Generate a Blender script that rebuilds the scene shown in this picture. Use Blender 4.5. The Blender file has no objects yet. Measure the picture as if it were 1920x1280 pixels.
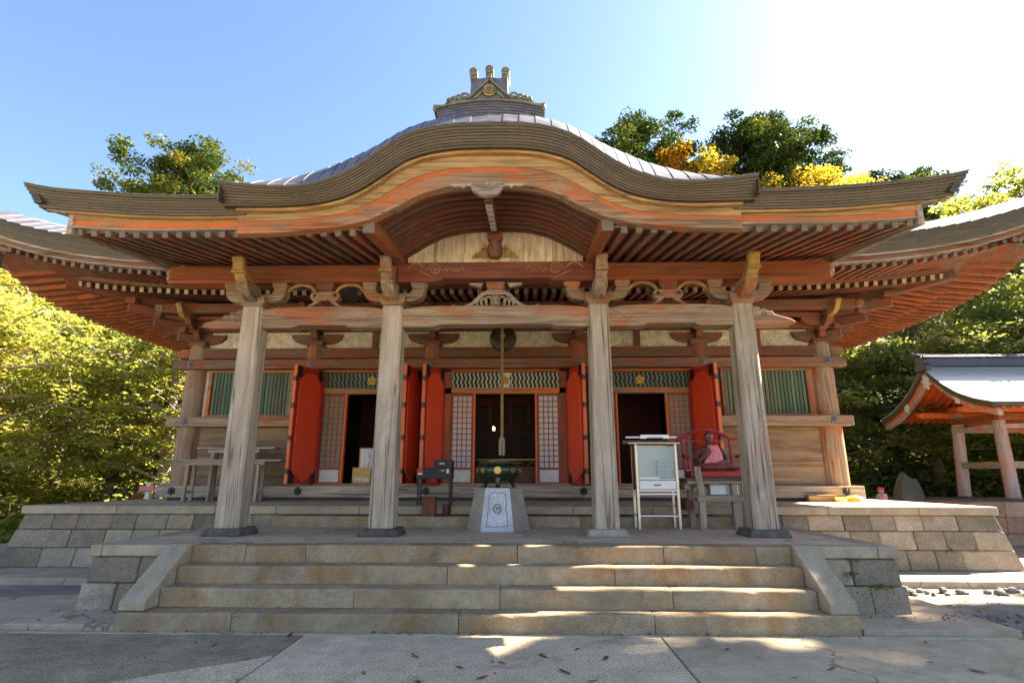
import bpy, bmesh, math, random
import numpy as np
from mathutils import Vector, Matrix
random.seed(7); rng = np.random.default_rng(7)
R = math.radians
scene = bpy.context.scene
col = scene.collection
# ------------------------------------------------------------------ camera, sky, sun, exposure
cam_d = bpy.data.cameras.new('camera'); cam = bpy.data.objects.new('camera', cam_d); col.objects.link(cam)
cam.location = (0.48, 0.0, 1.6)
cam.rotation_euler = (R(90 + 13.966), 0, R(1.4315))
cam_d.sensor_width = 36.0; cam_d.lens = 36.0 * 1034.4 / 1920.0
cam_d.clip_start = 0.05; cam_d.clip_end = 3000
scene.camera = cam
SUN = Vector((0.70, 0.33, 0.645)).normalized()
world = bpy.data.worlds.new('World'); scene.world = world; world.use_nodes = True
wn = world.node_tree; wn.nodes.clear()
w_out = wn.nodes.new('ShaderNodeOutputWorld'); w_bg = wn.nodes.new('ShaderNodeBackground'); w_sky = wn.nodes.new('ShaderNodeTexSky')
w_sky.sky_type = 'NISHITA'; w_sky.sun_disc = False
w_sky.sun_elevation = math.asin(SUN.z); w_sky.sun_rotation = math.atan2(SUN.x, SUN.y)
w_sky.air_density = 1.0; w_sky.dust_density = 1.8; w_sky.ozone_density = 3.0; w_sky.altitude = 900
w_bg.inputs['Strength'].default_value = 0.05
wn.links.new(w_sky.outputs[0], w_bg.inputs[0]); wn.links.new(w_bg.outputs[0], w_out.inputs[0])
sd = bpy.data.lights.new('sun', 'SUN'); sd.energy = 5.0; sd.angle = R(0.53); sd.color = (1.0, 0.88, 0.69)
so = bpy.data.objects.new('sun', sd); col.objects.link(so)
so.rotation_euler = (-SUN).to_track_quat('-Z', 'Y').to_euler(); so.location = (20, 10, 30)
vs = scene.view_settings
vs.view_transform = 'Standard'; vs.look = 'None'; vs.gamma = 1.0; vs.use_curve_mapping = False; vs.exposure = 3.0
scene.cycles.max_bounces = 8; scene.cycles.diffuse_bounces = 5; scene.cycles.transparent_max_bounces = 8

# ------------------------------------------------------------------ materials
def nm(name):
    m = bpy.data.materials.new(name); m.use_nodes = True; nt = m.node_tree; nt.nodes.clear()
    o = nt.nodes.new('ShaderNodeOutputMaterial'); p = nt.nodes.new('ShaderNodeBsdfPrincipled')
    nt.links.new(p.outputs[0], o.inputs[0]); return m, nt, p, o
def nd(nt, t, **k):
    n = nt.nodes.new(t)
    for a, v in k.items(): setattr(n, a, v)
    return n
def coords(nt, scale=(1, 1, 1), rand=True):
    tc = nd(nt, 'ShaderNodeTexCoord'); mp = nd(nt, 'ShaderNodeMapping'); mp.inputs['Scale'].default_value = scale
    if rand:
        oi = nd(nt, 'ShaderNodeObjectInfo'); mu = nd(nt, 'ShaderNodeMath', operation='MULTIPLY'); mu.inputs[1].default_value = 41.0
        ad = nd(nt, 'ShaderNodeVectorMath', operation='ADD')
        nt.links.new(oi.outputs['Random'], mu.inputs[0]); nt.links.new(tc.outputs['Object'], ad.inputs[0]); nt.links.new(mu.outputs[0], ad.inputs[1])
        nt.links.new(ad.outputs[0], mp.inputs[0])
    else: nt.links.new(tc.outputs['Object'], mp.inputs[0])
    return mp.outputs[0]
def noise(nt, vec, scale, detail=5, rough=.6, dist=0.0):
    n = nd(nt, 'ShaderNodeTexNoise'); n.inputs['Scale'].default_value = scale; n.inputs['Detail'].default_value = detail
    n.inputs['Roughness'].default_value = rough; n.inputs['Distortion'].default_value = dist
    nt.links.new(vec, n.inputs['Vector']); return n.outputs['Fac']
def ramp(nt, fac, stops):
    r = nd(nt, 'ShaderNodeValToRGB'); el = r.color_ramp.elements
    while len(el) < len(stops): el.new(0.5)
    for e, (p, c) in zip(el, stops):
        e.position = p; e.color = (c[0], c[1], c[2], 1) if not isinstance(c, (int, float)) else (c, c, c, 1)
    nt.links.new(fac, r.inputs[0]); return r.outputs[0]
def mix(nt, fac, a, b, mode='MIX'):
    m = nd(nt, 'ShaderNodeMixRGB', blend_type=mode)
    for s, v in ((m.inputs[0], fac), (m.inputs[1], a), (m.inputs[2], b)):
        if isinstance(v, bpy.types.NodeSocket): nt.links.new(v, s)
        elif isinstance(v, (int, float)): s.default_value = v if s.type == 'VALUE' else (v, v, v, 1)
        else: s.default_value = (v[0], v[1], v[2], 1)
    return m.outputs[0]
def bump(nt, p, h, strength=.3, dist=.01):
    b = nd(nt, 'ShaderNodeBump'); b.inputs['Strength'].default_value = strength; b.inputs['Distance'].default_value = dist
    nt.links.new(h, b.inputs['Height']); nt.links.new(b.outputs[0], p.inputs['Normal'])
def tone(nt, c, lo=.78, hi=1.18):      # per-object brightness
    oi = nd(nt, 'ShaderNodeObjectInfo'); mr = nd(nt, 'ShaderNodeMapRange')
    mr.inputs['To Min'].default_value = lo; mr.inputs['To Max'].default_value = hi
    nt.links.new(oi.outputs['Random'], mr.inputs['Value'])
    return mix(nt, 1.0, c, mr.outputs[0], 'MULTIPLY')
def wood(name, light, dark, axis='x', paint=None, pamt=.5, rough=.82, g=1.0, vary=(.85, 1.12), bs=.35, spec=.25, crack=0.0, dirt=None):
    m, nt, p, o = nm(name)
    s = [6.5 * g] * 3; s['xyz'.index(axis)] = .45 * g
    v = coords(nt, s); gr = noise(nt, v, 2.0, 9, .68, .9)
    c = ramp(nt, gr, [(.30, dark), (.62, light)])
    s2 = [2.0] * 3; s2['xyz'.index(axis)] = .8
    v2 = coords(nt, s2); big = noise(nt, v2, 1.0, 6, .65, .4)
    if paint:
        ad = nd(nt, 'ShaderNodeMath', operation='MULTIPLY_ADD'); nt.links.new(gr, ad.inputs[0]); ad.inputs[1].default_value = .35; nt.links.new(big, ad.inputs[2])
        e = .675 - .30 * (pamt - .5)
        pc = mix(nt, .35, paint, mix(nt, 1.0, paint, ramp(nt, gr, [(.3, .55), (.7, 1.2)]), 'MULTIPLY'))
        c = mix(nt, ramp(nt, ad.outputs[0], [(e - .05, 0.0), (e + .05, 1.0)]), c, pc)
    c = mix(nt, 1.0, c, ramp(nt, big, [(.25, .72), (.75, 1.2)]), 'MULTIPLY')
    if dirt:
        s4 = [1.3] * 3; s4['xyz'.index(axis)] = .35
        dn = noise(nt, coords(nt, s4), 1.7, 7, .7, 1.0); c = mix(nt, ramp(nt, dn, [(.50, 0.0), (.72, .8)]), c, dirt)
    if crack:
        s3 = [9.0] * 3; s3['xyz'.index(axis)] = .16
        cn = noise(nt, coords(nt, s3), 1.0, 3, .5, .25); c = mix(nt, 1.0, c, ramp(nt, cn, [(.475, 1.0), (.497, 1.0 - crack), (.503, 1.0 - crack), (.525, 1.0)]), 'MULTIPLY')
    c = tone(nt, c, *vary)
    nt.links.new(c, p.inputs['Base Color']); p.inputs['Roughness'].default_value = rough; p.inputs['Specular IOR Level'].default_value = spec
    bump(nt, p, gr, bs, .012); return m
def stone(name, c1, c2, stain=None, samt=.5, stain2=None, rough=.9, speck=.35, bscale=1.0, vary=(.85, 1.12), spk=90, crack=0.0):
    m, nt, p, o = nm(name)
    v = coords(nt); fine = noise(nt, v, spk, 3, .7); med = noise(nt, v, 5.0, 8, .7); big = noise(nt, v, 1.1, 5, .6, .6)
    c = ramp(nt, med, [(.3, c2), (.68, c1)])
    if stain:
        v2 = coords(nt, (1.0, 1.0, .55)); st = noise(nt, v2, 1.6, 7, .68, .8)
        c = mix(nt, ramp(nt, st, [(.62 - .25 * samt, 0.0), (.80 - .2 * samt, .85)]), c, stain)
    if stain2:
        v3 = coords(nt, (.7, .7, 1.4)); s2 = noise(nt, v3, 2.3, 6, .7, .5)
        c = mix(nt, ramp(nt, s2, [(.55, 0.0), (.72, .7)]), c, stain2)
    c = mix(nt, 1.0, c, ramp(nt, fine, [(.3, 1.0 - speck), (.7, 1.0 + speck)]), 'MULTIPLY')
    c = mix(nt, 1.0, c, ramp(nt, big, [(.3, .82), (.7, 1.15)]), 'MULTIPLY')
    if crack:
        dv = nd(nt, 'ShaderNodeVectorMath', operation='ADD'); cn = nd(nt, 'ShaderNodeTexNoise'); cn.inputs['Scale'].default_value = 2.5; nt.links.new(v, cn.inputs['Vector']); nt.links.new(v, dv.inputs[0]); nt.links.new(cn.outputs['Color'], dv.inputs[1])
        vo = nd(nt, 'ShaderNodeTexVoronoi', feature='DISTANCE_TO_EDGE'); vo.inputs['Scale'].default_value = crack; nt.links.new(dv.outputs[0], vo.inputs['Vector'])
        c = mix(nt, 1.0, c, ramp(nt, vo.outputs['Distance'], [(.0, .45), (.006, .55), (.012, 1.0)]), 'MULTIPLY')
    c = tone(nt, c, *vary)
    nt.links.new(c, p.inputs['Base Color']); p.inputs['Roughness'].default_value = rough; p.inputs['Specular IOR Level'].default_value = .25
    h = mix(nt, .5, fine, med); bump(nt, p, h, .55 * bscale, .012); return m
def plain(name, c, rough=.5, metal=0.0, var=.12, scale=6, spec=.5, bs=.1, c2=None, vary=(.95, 1.05)):
    m, nt, p, o = nm(name)
    v = coords(nt); n = noise(nt, v, scale, 6, .65, .3)
    a = [x * (1 - var) for x in c] if c2 is None else c2; b = [x * (1 + var) for x in c]
    cc = tone(nt, ramp(nt, n, [(.3, a), (.7, b)]), *vary)
    nt.links.new(cc, p.inputs['Base Color']); p.inputs['Metallic'].default_value = metal
    rr = ramp(nt, n, [(.3, max(0.02, rough - .08)), (.7, min(1, rough + .08))]); nt.links.new(rr, p.inputs['Roughness'])
    p.inputs['Specular IOR Level'].default_value = spec
    if bs: bump(nt, p, n, bs, .01)
    return m
def leafmat(name, stops, trans=.45):
    m, nt, p, o = nm(name)
    at = nd(nt, 'ShaderNodeAttribute', attribute_name='tint'); oi = nd(nt, 'ShaderNodeObjectInfo')
    c = ramp(nt, at.outputs['Fac'], stops)
    c = tone(nt, c, .85, 1.15)
    nt.links.new(c, p.inputs['Base Color']); p.inputs['Roughness'].default_value = .55; p.inputs['Specular IOR Level'].default_value = .3
    t = nd(nt, 'ShaderNodeBsdfTranslucent'); nt.links.new(mix(nt, 1.0, c, (1.25, 1.2, .7), 'MULTIPLY'), t.inputs[0])
    ms = nd(nt, 'ShaderNodeMixShader'); ms.inputs[0].default_value = trans
    nt.links.new(p.outputs[0], ms.inputs[1]); nt.links.new(t.outputs[0], ms.inputs[2]); nt.links.new(ms.outputs[0], o.inputs[0]); return m
M = {}
GREY = (.46, .36, .265); GREYD = (.19, .14, .098)
for ax in 'xyz':
    M['grey_' + ax] = wood('weathered_wood_' + ax, GREY, GREYD, ax, crack=.5, dirt=(.20, .14, .10))
    M['pgrey_' + ax] = wood('weathered_wood_red_traces_' + ax, (.42, .31, .21), (.17, .115, .075), ax, (.36, .13, .055), .38, crack=.5, dirt=(.26, .15, .09))
    M['red_' + ax] = wood('faded_red_wood_' + ax, (.34, .215, .14), (.13, .068, .042), ax, (.30, .10, .05), .50, dirt=(.15, .09, .06), crack=.4)
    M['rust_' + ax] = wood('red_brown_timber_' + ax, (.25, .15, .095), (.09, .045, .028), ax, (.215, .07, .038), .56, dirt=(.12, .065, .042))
    M['gold_' + ax] = wood('golden_bare_wood_' + ax, (.48, .30, .125), (.20, .105, .042), ax, dirt=(.20, .11, .05), crack=.4)
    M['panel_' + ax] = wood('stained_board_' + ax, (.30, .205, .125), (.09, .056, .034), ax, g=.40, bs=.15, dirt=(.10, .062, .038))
M['pillar'] = wood('pillar_wood', (.53, .43, .32), (.34, .262, .19), 'z', (.46, .25, .15), .02, g=.9, vary=(.92, 1.06), bs=.4, crack=.65, dirt=(.30, .215, .15))
M['keta'] = wood('orange_red_beam', (.36, .13, .055), (.18, .06, .028), 'x', (.31, .085, .030), .56, dirt=(.15, .065, .035), crack=.5)
M['keta_y'] = wood('orange_red_beam_y', (.34, .13, .06), (.16, .055, .03), 'y', (.32, .09, .032), .55, dirt=(.14, .06, .035))
M['hafu'] = wood('bargeboard_wood', (.47, .30, .17), (.20, .11, .06), 'x', (.50, .17, .055), .50, dirt=(.25, .14, .08), crack=.5)
M['redband'] = wood('orange_band', (.45, .22, .10), (.20, .09, .04), 'x', (.50, .13, .035), .62, dirt=(.28, .12, .05))
M['koryo'] = wood('brown_red_beam', (.26, .12, .085), (.12, .05, .035), 'x', (.22, .066, .042), .75, dirt=(.24, .12, .08), crack=.4)
M['rend'] = plain('rafter_end_grain', (.15, .125, .105), .9, var=.3, scale=30)
M['rendw'] = plain('pale_rafter_end', (.36, .30, .20), .9, var=.35, scale=20, vary=(.6, 1.2))
M['plaster'] = wood('flaking_white_boards', (.72, .60, .42), (.30, .21, .12), 'z', (.74, .64, .47), .40, g=1.3, dirt=(.24, .16, .08))
M['frieze'] = stone('flaking_plaster', (.70, .62, .46), (.36, .29, .19), (.24, .16, .10), .35, spk=40, speck=.3)
M['copper'] = plain('brown_copper_shingle', (.085, .060, .030), .5, .3, .3, 3, c2=(.05, .037, .022), vary=(.8, 1.2))
M['roofmetal'] = plain('grey_copper_roof', (.115, .11, .13), .55, .25, .22, 5, vary=(.7, 1.2))
M['roofpav'] = plain('pavilion_copper_roof', (.46, .46, .47), .42, .6, .10, 5, vary=(.9, 1.1))
M['ridgedark'] = plain('dark_blue_ridge', (.05, .05, .075), .4, .4, .2, 6)
M['tile'] = plain('ridge_copper', (.15, .13, .135), .45, .5, .3, 9, c2=(.08, .08, .07))
M['verdi'] = plain('verdigris_edge', (.17, .17, .12), .55, .3, .3, 12, c2=(.09, .075, .05))
M['step'] = stone('step_granite', (.44, .325, .195), (.29, .21, .125), (.30, .155, .055), .58, (.155, .13, .085), vary=(.82, 1.12))
M['tread'] = M['step']
M['block'] = stone('rough_block_stone', (.43, .335, .225), (.27, .21, .14), (.30, .24, .12), .30, (.17, .165, .15), bscale=1.8, vary=(.62, 1.15), spk=45)
M['cap'] = stone('capstone', (.46, .36, .24), (.33, .255, .17), (.30, .23, .12), .28, (.19, .18, .16), vary=(.88, 1.1))
M['floor'] = stone('platform_cement', (.60, .45, .295), (.47, .35, .23), (.36, .26, .165), .40, vary=(1, 1), crack=.4)
M['plinth'] = stone('dark_plinth', (.15, .12, .095), (.065, .052, .042), (.28, .21, .14), .25)
M['plinth2'] = stone('pale_plinth', (.42, .35, .27), (.28, .23, .18))
M['aggregate'] = stone('exposed_aggregate', (.66, .525, .355), (.48, .38, .255), (.50, .37, .22), .4, (.19, .17, .115), speck=.55, spk=55, vary=(1, 1))
M['slab'] = stone('smooth_cement_slab', (.54, .435, .29), (.40, .32, .21), (.32, .265, .165), .5, (.35, .25, .14), speck=.25, vary=(.95, 1.05), crack=.45)
M['apron'] = stone('apron_cement', (.50, .39, .265), (.39, .30, .20), (.32, .235, .15), .4, speck=.15, vary=(.95, 1.05), crack=.6)
M['dark_paving'] = stone('dark_brown_paving', (.36, .275, .175), (.23, .175, .11), (.42, .32, .20), .42, speck=.6, spk=60, vary=(1, 1))
M['gravel'] = stone('gravel', (.30, .265, .235), (.15, .135, .125), (.22, .18, .14), .4, speck=.6, spk=35, bscale=2, vary=(1, 1))
M['granite'] = stone('pale_granite', (.62, .61, .62), (.46, .45, .46), speck=.6, spk=110, rough=.6, vary=(1, 1))
M['granite2'] = stone('brown_granite', (.40, .35, .28), (.28, .24, .20), speck=.6, spk=110, rough=.6, vary=(1, 1))
M['line'] = plain('engraved_line', (.10, .095, .09), .8)
M['vermilion'] = plain('vermilion_lacquer', (.76, .07, .02), .48, 0, .12, 5, bs=.05)
M['vermilion_d'] = plain('deep_red_lacquer', (.46, .022, .012), .45, 0, .10, 4, bs=.05)
M['orange'] = plain('orange_red_paint', (.62, .13, .03), .6, 0, .15, 8)
M['black'] = plain('black_iron', (.018, .018, .020), .5, .3, .3, 12)
M['iron'] = plain('dark_iron_boss', (.05, .042, .04), .6, .5, .3, 20)
M['lattice'] = wood('lattice_wood', (.36, .14, .08), (.18, .07, .04), 'z', (.38, .10, .05), .6)
M['paper'] = plain('shoji_paper', (.58, .54, .54), .9, 0, .10, 3)
M['paperdim'] = plain('aged_paper', (.24, .215, .155), .9, 0, .15, 3)
M['white'] = plain('white_board', (.62, .59, .54), .8, 0, .15, 4)
M['green'] = wood('green_slat', (.30, .28, .18), (.12, .12, .075), 'z', (.14, .22, .145), .58, vary=(.8, 1.3))
M['greenwave'] = plain('green_wave_slat', (.16, .20, .155), .8, 0, .25, 8)
M['wavewhite'] = plain('pale_wave_slat', (.50, .50, .44), .8, 0, .2, 8)
M['darkgreen'] = plain('dark_green_board', (.035, .05, .03), .8, 0, .3, 8)
M['gold'] = plain('gilt_metal', (.50, .32, .07), .42, .7, .25, 20)
M['yellow'] = plain('yellow_ochre_paint', (.38, .235, .045), .85, 0, .35, 16, c2=(.20, .13, .075))
M['bronze'] = plain('dark_green_bronze', (.035, .048, .04), .32, .7, .4, 7, c2=(.07, .075, .045))
M['brass'] = plain('old_brass', (.28, .18, .06), .45, .8, .3, 9)
M['gong'] = plain('dark_gong_bronze', (.06, .05, .03), .5, .7, .4, 8)
M['rope'] = plain('straw_rope', (.30, .19, .075), .9, 0, .35, 30)
M['steel'] = plain('brushed_steel', (.55, .50, .42), .38, .75, .12, 10)
M['steelw'] = plain('pale_sheet_metal', (.68, .68, .69), .4, .3, .06, 6)
M['redchair'] = plain('worn_red_lacquer', (.33, .022, .022), .45, 0, .3, 9)
M['statue'] = plain('lacquered_brown_statue', (.16, .035, .022), .45, 0, .5, 9, c2=(.06, .02, .014))
M['pink'] = plain('pink_cloth', (.78, .23, .25), .9, 0, .10, 12)
M['brownbox'] = wood('reddish_box_wood', (.22, .085, .045), (.12, .04, .022), 'z')
M['maroon'] = plain('maroon_plastic', (.075, .010, .016), .4, 0, .1)
M['redlabel'] = plain('red_label', (.65, .02, .02), .6)
M['framewood'] = plain('honey_frame', (.58, .32, .07), .5, 0, .15)
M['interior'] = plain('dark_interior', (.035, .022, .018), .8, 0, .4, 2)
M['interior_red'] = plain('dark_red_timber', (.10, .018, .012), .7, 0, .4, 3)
M['pebble'] = stone('loose_stone', (.34, .30, .28), (.17, .155, .15), vary=(.6, 1.3), bscale=1.5)
M['oldstone'] = stone('dark_mossy_stone', (.13, .115, .095), (.06, .055, .045), (.09, .10, .04), .4)
M['jizo'] = stone('grey_statue_stone', (.40, .38, .36), (.25, .24, .23))
M['redstone'] = stone('red_stained_stone', (.33, .22, .15), (.19, .13, .095), (.45, .15, .05), .45)
M['postw'] = wood('pale_pink_post', (.50, .40, .36), (.28, .20, .17), 'z', (.50, .16, .08), .30)
M['dead'] = plain('dry_leaf', (.20, .07, .03), .8, 0, .4, 20, vary=(.6, 1.4))
M['sackw'] = plain('pale_sack', (.70, .66, .55), .8, 0, .1)
M['sacky'] = plain('yellow_sack', (.75, .50, .02), .6, 0, .2, 6)
M['bark'] = wood('tree_bark', (.24, .19, .14), (.08, .06, .045), 'z', bs=.8)
M['barkpale'] = wood('pale_bark', (.40, .34, .27), (.17, .14, .11), 'z', bs=.6)
M['grass'] = leafmat('grass_blades', [(0, (.05, .09, .015)), (.6, (.17, .19, .02)), (1, (.40, .36, .04))], .35)
# glass
g_, nt, p, o = nm('cabinet_glass'); p.inputs['Base Color'].default_value = (.55, .68, .66, 1); p.inputs['Roughness'].default_value = .06
p.inputs['Alpha'].default_value = .34; p.inputs['Specular IOR Level'].default_value = .8; M['glass'] = g_
def emit(name, c, s):
    m, nt, p, o = nm(name); p.inputs['Base Color'].default_value = (*c, 1); p.inputs['Emission Color'].default_value = (*c, 1); p.inputs['Emission Strength'].default_value = s; return m
M['lampglow'] = emit('lamp_flame', (1.0, .55, .2), 6.0)
# handwriting on paper: flat print
m, nt, p, o = nm('written_notice'); v = coords(nt, (60, 60, 45), False); n1 = noise(nt, v, 1.0, 2, .5); v2 = coords(nt, (14, 14, .01), False); n2 = noise(nt, v2, 1.0, 1, .5)
k = mix(nt, 1.0, ramp(nt, n1, [(.52, 0.0), (.56, 1.0)]), ramp(nt, n2, [(.42, 0.0), (.5, 1.0)]), 'MULTIPLY')
nt.links.new(mix(nt, k, (.72, .68, .68), (.12, .10, .16)), p.inputs['Base Color']); p.inputs['Roughness'].default_value = .9; M['notice'] = m

# ------------------------------------------------------------------ mesh helpers
class B:
    def __init__(s): s.v = []; s.f = []; s.m = []
    def add(s, vs, fs, m=0):
        o = len(s.v); s.v += [tuple(map(float, q)) for q in vs]; s.f += [tuple(i + o for i in f) for f in fs]; s.m += [m] * len(fs); return s
    def hexa(s, c, m=0):   # 8 corners: bottom 4 ccw, top 4 ccw
        return s.add(c, [(3, 2, 1, 0), (4, 5, 6, 7), (0, 1, 5, 4), (1, 2, 6, 5), (2, 3, 7, 6), (3, 0, 4, 7)], m)
    def box(s, x0, x1, y0, y1, z0, z1, m=0):
        return s.hexa([(x0, y0, z0), (x1, y0, z0), (x1, y1, z0), (x0, y1, z0), (x0, y0, z1), (x1, y0, z1), (x1, y1, z1), (x0, y1, z1)], m)
    def prism(s, poly, a0, a1, ax='y', m=0):
        n = len(poly)
        if ax == 'y': A = [(p, a0, q) for p, q in poly]; C = [(p, a1, q) for p, q in poly]
        elif ax == 'x': A = [(a0, p, q) for p, q in poly]; C = [(a1, p, q) for p, q in poly]
        else: A = [(p, q, a0) for p, q in poly]; C = [(p, q, a1) for p, q in poly]
        return s.add(A + C, [tuple(range(n))[::-1], tuple(range(n, 2 * n))] + [(i, (i + 1) % n, n + (i + 1) % n, n + i) for i in range(n)], m)
    def beam(s, a, b, w, h, m=0, up=(0, 0, 1)):
        a = Vector(a); b = Vector(b); d = (b - a).normalized(); r = d.cross(Vector(up)).normalized(); u = r.cross(d)
        c = []
        for q in (a, b):
            c += [q - r * w / 2 - u * h / 2, q + r * w / 2 - u * h / 2, q + r * w / 2 + u * h / 2, q - r * w / 2 + u * h / 2]
        return s.add(c, [(0, 1, 2, 3)[::-1], (4, 5, 6, 7), (0, 1, 5, 4), (1, 2, 6, 5), (2, 3, 7, 6), (3, 0, 4, 7)], m)
    def tube(s, pts, rad, n=8, m=0, cap=True):
        pts = [Vector(p) for p in pts]; k = len(pts)
        if isinstance(rad, (int, float)): rad = [rad] * k
        vs = []; ref = None
        for i, p in enumerate(pts):
            d = (pts[min(i + 1, k - 1)] - pts[max(i - 1, 0)]).normalized()
            if ref is None: ref = d.orthogonal().normalized()
            ref = (ref - d * ref.dot(d)); ref = ref.normalized() if ref.length > 1e-6 else d.orthogonal().normalized()
            t = d.cross(ref)
            for j in range(n):
                a = 2 * math.pi * j / n; vs.append(p + (ref * math.cos(a) + t * math.sin(a)) * rad[i])
        fs = [(i * n + j, i * n + (j + 1) % n, (i + 1) * n + (j + 1) % n, (i + 1) * n + j) for i in range(k - 1) for j in range(n)]
        if cap: fs += [tuple(range(n))[::-1], tuple(range((k - 1) * n, k * n))]
        return s.add(vs, fs, m)
    def lathe(s, prof, c=(0, 0, 0), n=20, m=0, ax='z'):
        k = len(prof); vs = []
        for r, h in prof:
            for j in range(n):
                a = 2 * math.pi * j / n; q = (r * math.cos(a), r * math.sin(a), h)
                if ax == 'y': q = (q[0], -q[2], q[1])
                elif ax == 'x': q = (q[2], q[0], q[1])
                vs.append((c[0] + q[0], c[1] + q[1], c[2] + q[2]))
        fs = [(i * n + j, i * n + (j + 1) % n, (i + 1) * n + (j + 1) % n, (i + 1) * n + j) for i in range(k - 1) for j in range(n)]
        fs += [tuple(range(n))[::-1], tuple(range((k - 1) * n, k * n))]
        return s.add(vs, fs, m)
    def ball(s, c, r, m=0, n=10, k=6):
        r = (r, r, r) if isinstance(r, (int, float)) else r
        vs = [(c[0], c[1], c[2] - r[2])]; fs = []
        for i in range(1, k):
            t = math.pi * i / k
            for j in range(n):
                a = 2 * math.pi * j / n; vs.append((c[0] + r[0] * math.sin(t) * math.cos(a), c[1] + r[1] * math.sin(t) * math.sin(a), c[2] - r[2] * math.cos(t)))
        vs.append((c[0], c[1], c[2] + r[2])); e = len(vs) - 1
        fs += [(0, 1 + (j + 1) % n, 1 + j) for j in range(n)]
        fs += [(1 + (i - 1) * n + j, 1 + (i - 1) * n + (j + 1) % n, 1 + i * n + (j + 1) % n, 1 + i * n + j) for i in range(1, k - 1) for j in range(n)]
        b0 = 1 + (k - 2) * n; fs += [(b0 + j, b0 + (j + 1) % n, e) for j in range(n)]
        return s.add(vs, fs, m)
    def mesh(s, name, mats, smooth=False, bev=0.0):
        me = bpy.data.meshes.new(name); me.from_pydata(s.v, [], s.f)
        mats = mats if isinstance(mats, (list, tuple)) else [mats]
        for q in mats: me.materials.append(q)
        if any(s.m): me.polygons.foreach_set('material_index', s.m)
        bm = bmesh.new(); bm.from_mesh(me)
        if bev: bmesh.ops.bevel(bm, geom=bm.edges[:], offset=bev, segments=1, affect='EDGES')
        bmesh.ops.recalc_face_normals(bm, faces=bm.faces[:]); bm.to_mesh(me); bm.free()
        if smooth:
            me.polygons.foreach_set('use_smooth', [True] * len(me.polygons)); me.set_sharp_from_angle(angle=R(40))
        me.update(); return me
    def build(s, name, mats, parent=None, smooth=False, bev=0.0, loc=None):
        return put(name, s.mesh(name, mats, smooth, bev), parent, loc)
def put(name, me, parent=None, loc=None, rot=None):
    o = bpy.data.objects.new(name, me); col.objects.link(o)
    if parent is not None:
        o.parent = parent
        if parent.location.length > 0: o.matrix_parent_inverse = Matrix.Translation(-parent.location)
    if loc is not None: o.location = loc
    if rot is not None: o.rotation_euler = rot
    return o
def thing(name, label, cat, loc=None, group=None):
    o = bpy.data.objects.new(name, None); col.objects.link(o); o.empty_display_size = .2
    if loc is not None: o.location = loc
    o['label'] = label; o['category'] = cat
    if group: o['group'] = group
    return o
def tag(o, label, cat, group=None):
    o['label'] = label; o['category'] = cat
    if group: o['group'] = group
    return o
def struct(o): o['kind'] = 'structure'; return o
def lerp(a, b, t): return a + (b - a) * t
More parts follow.
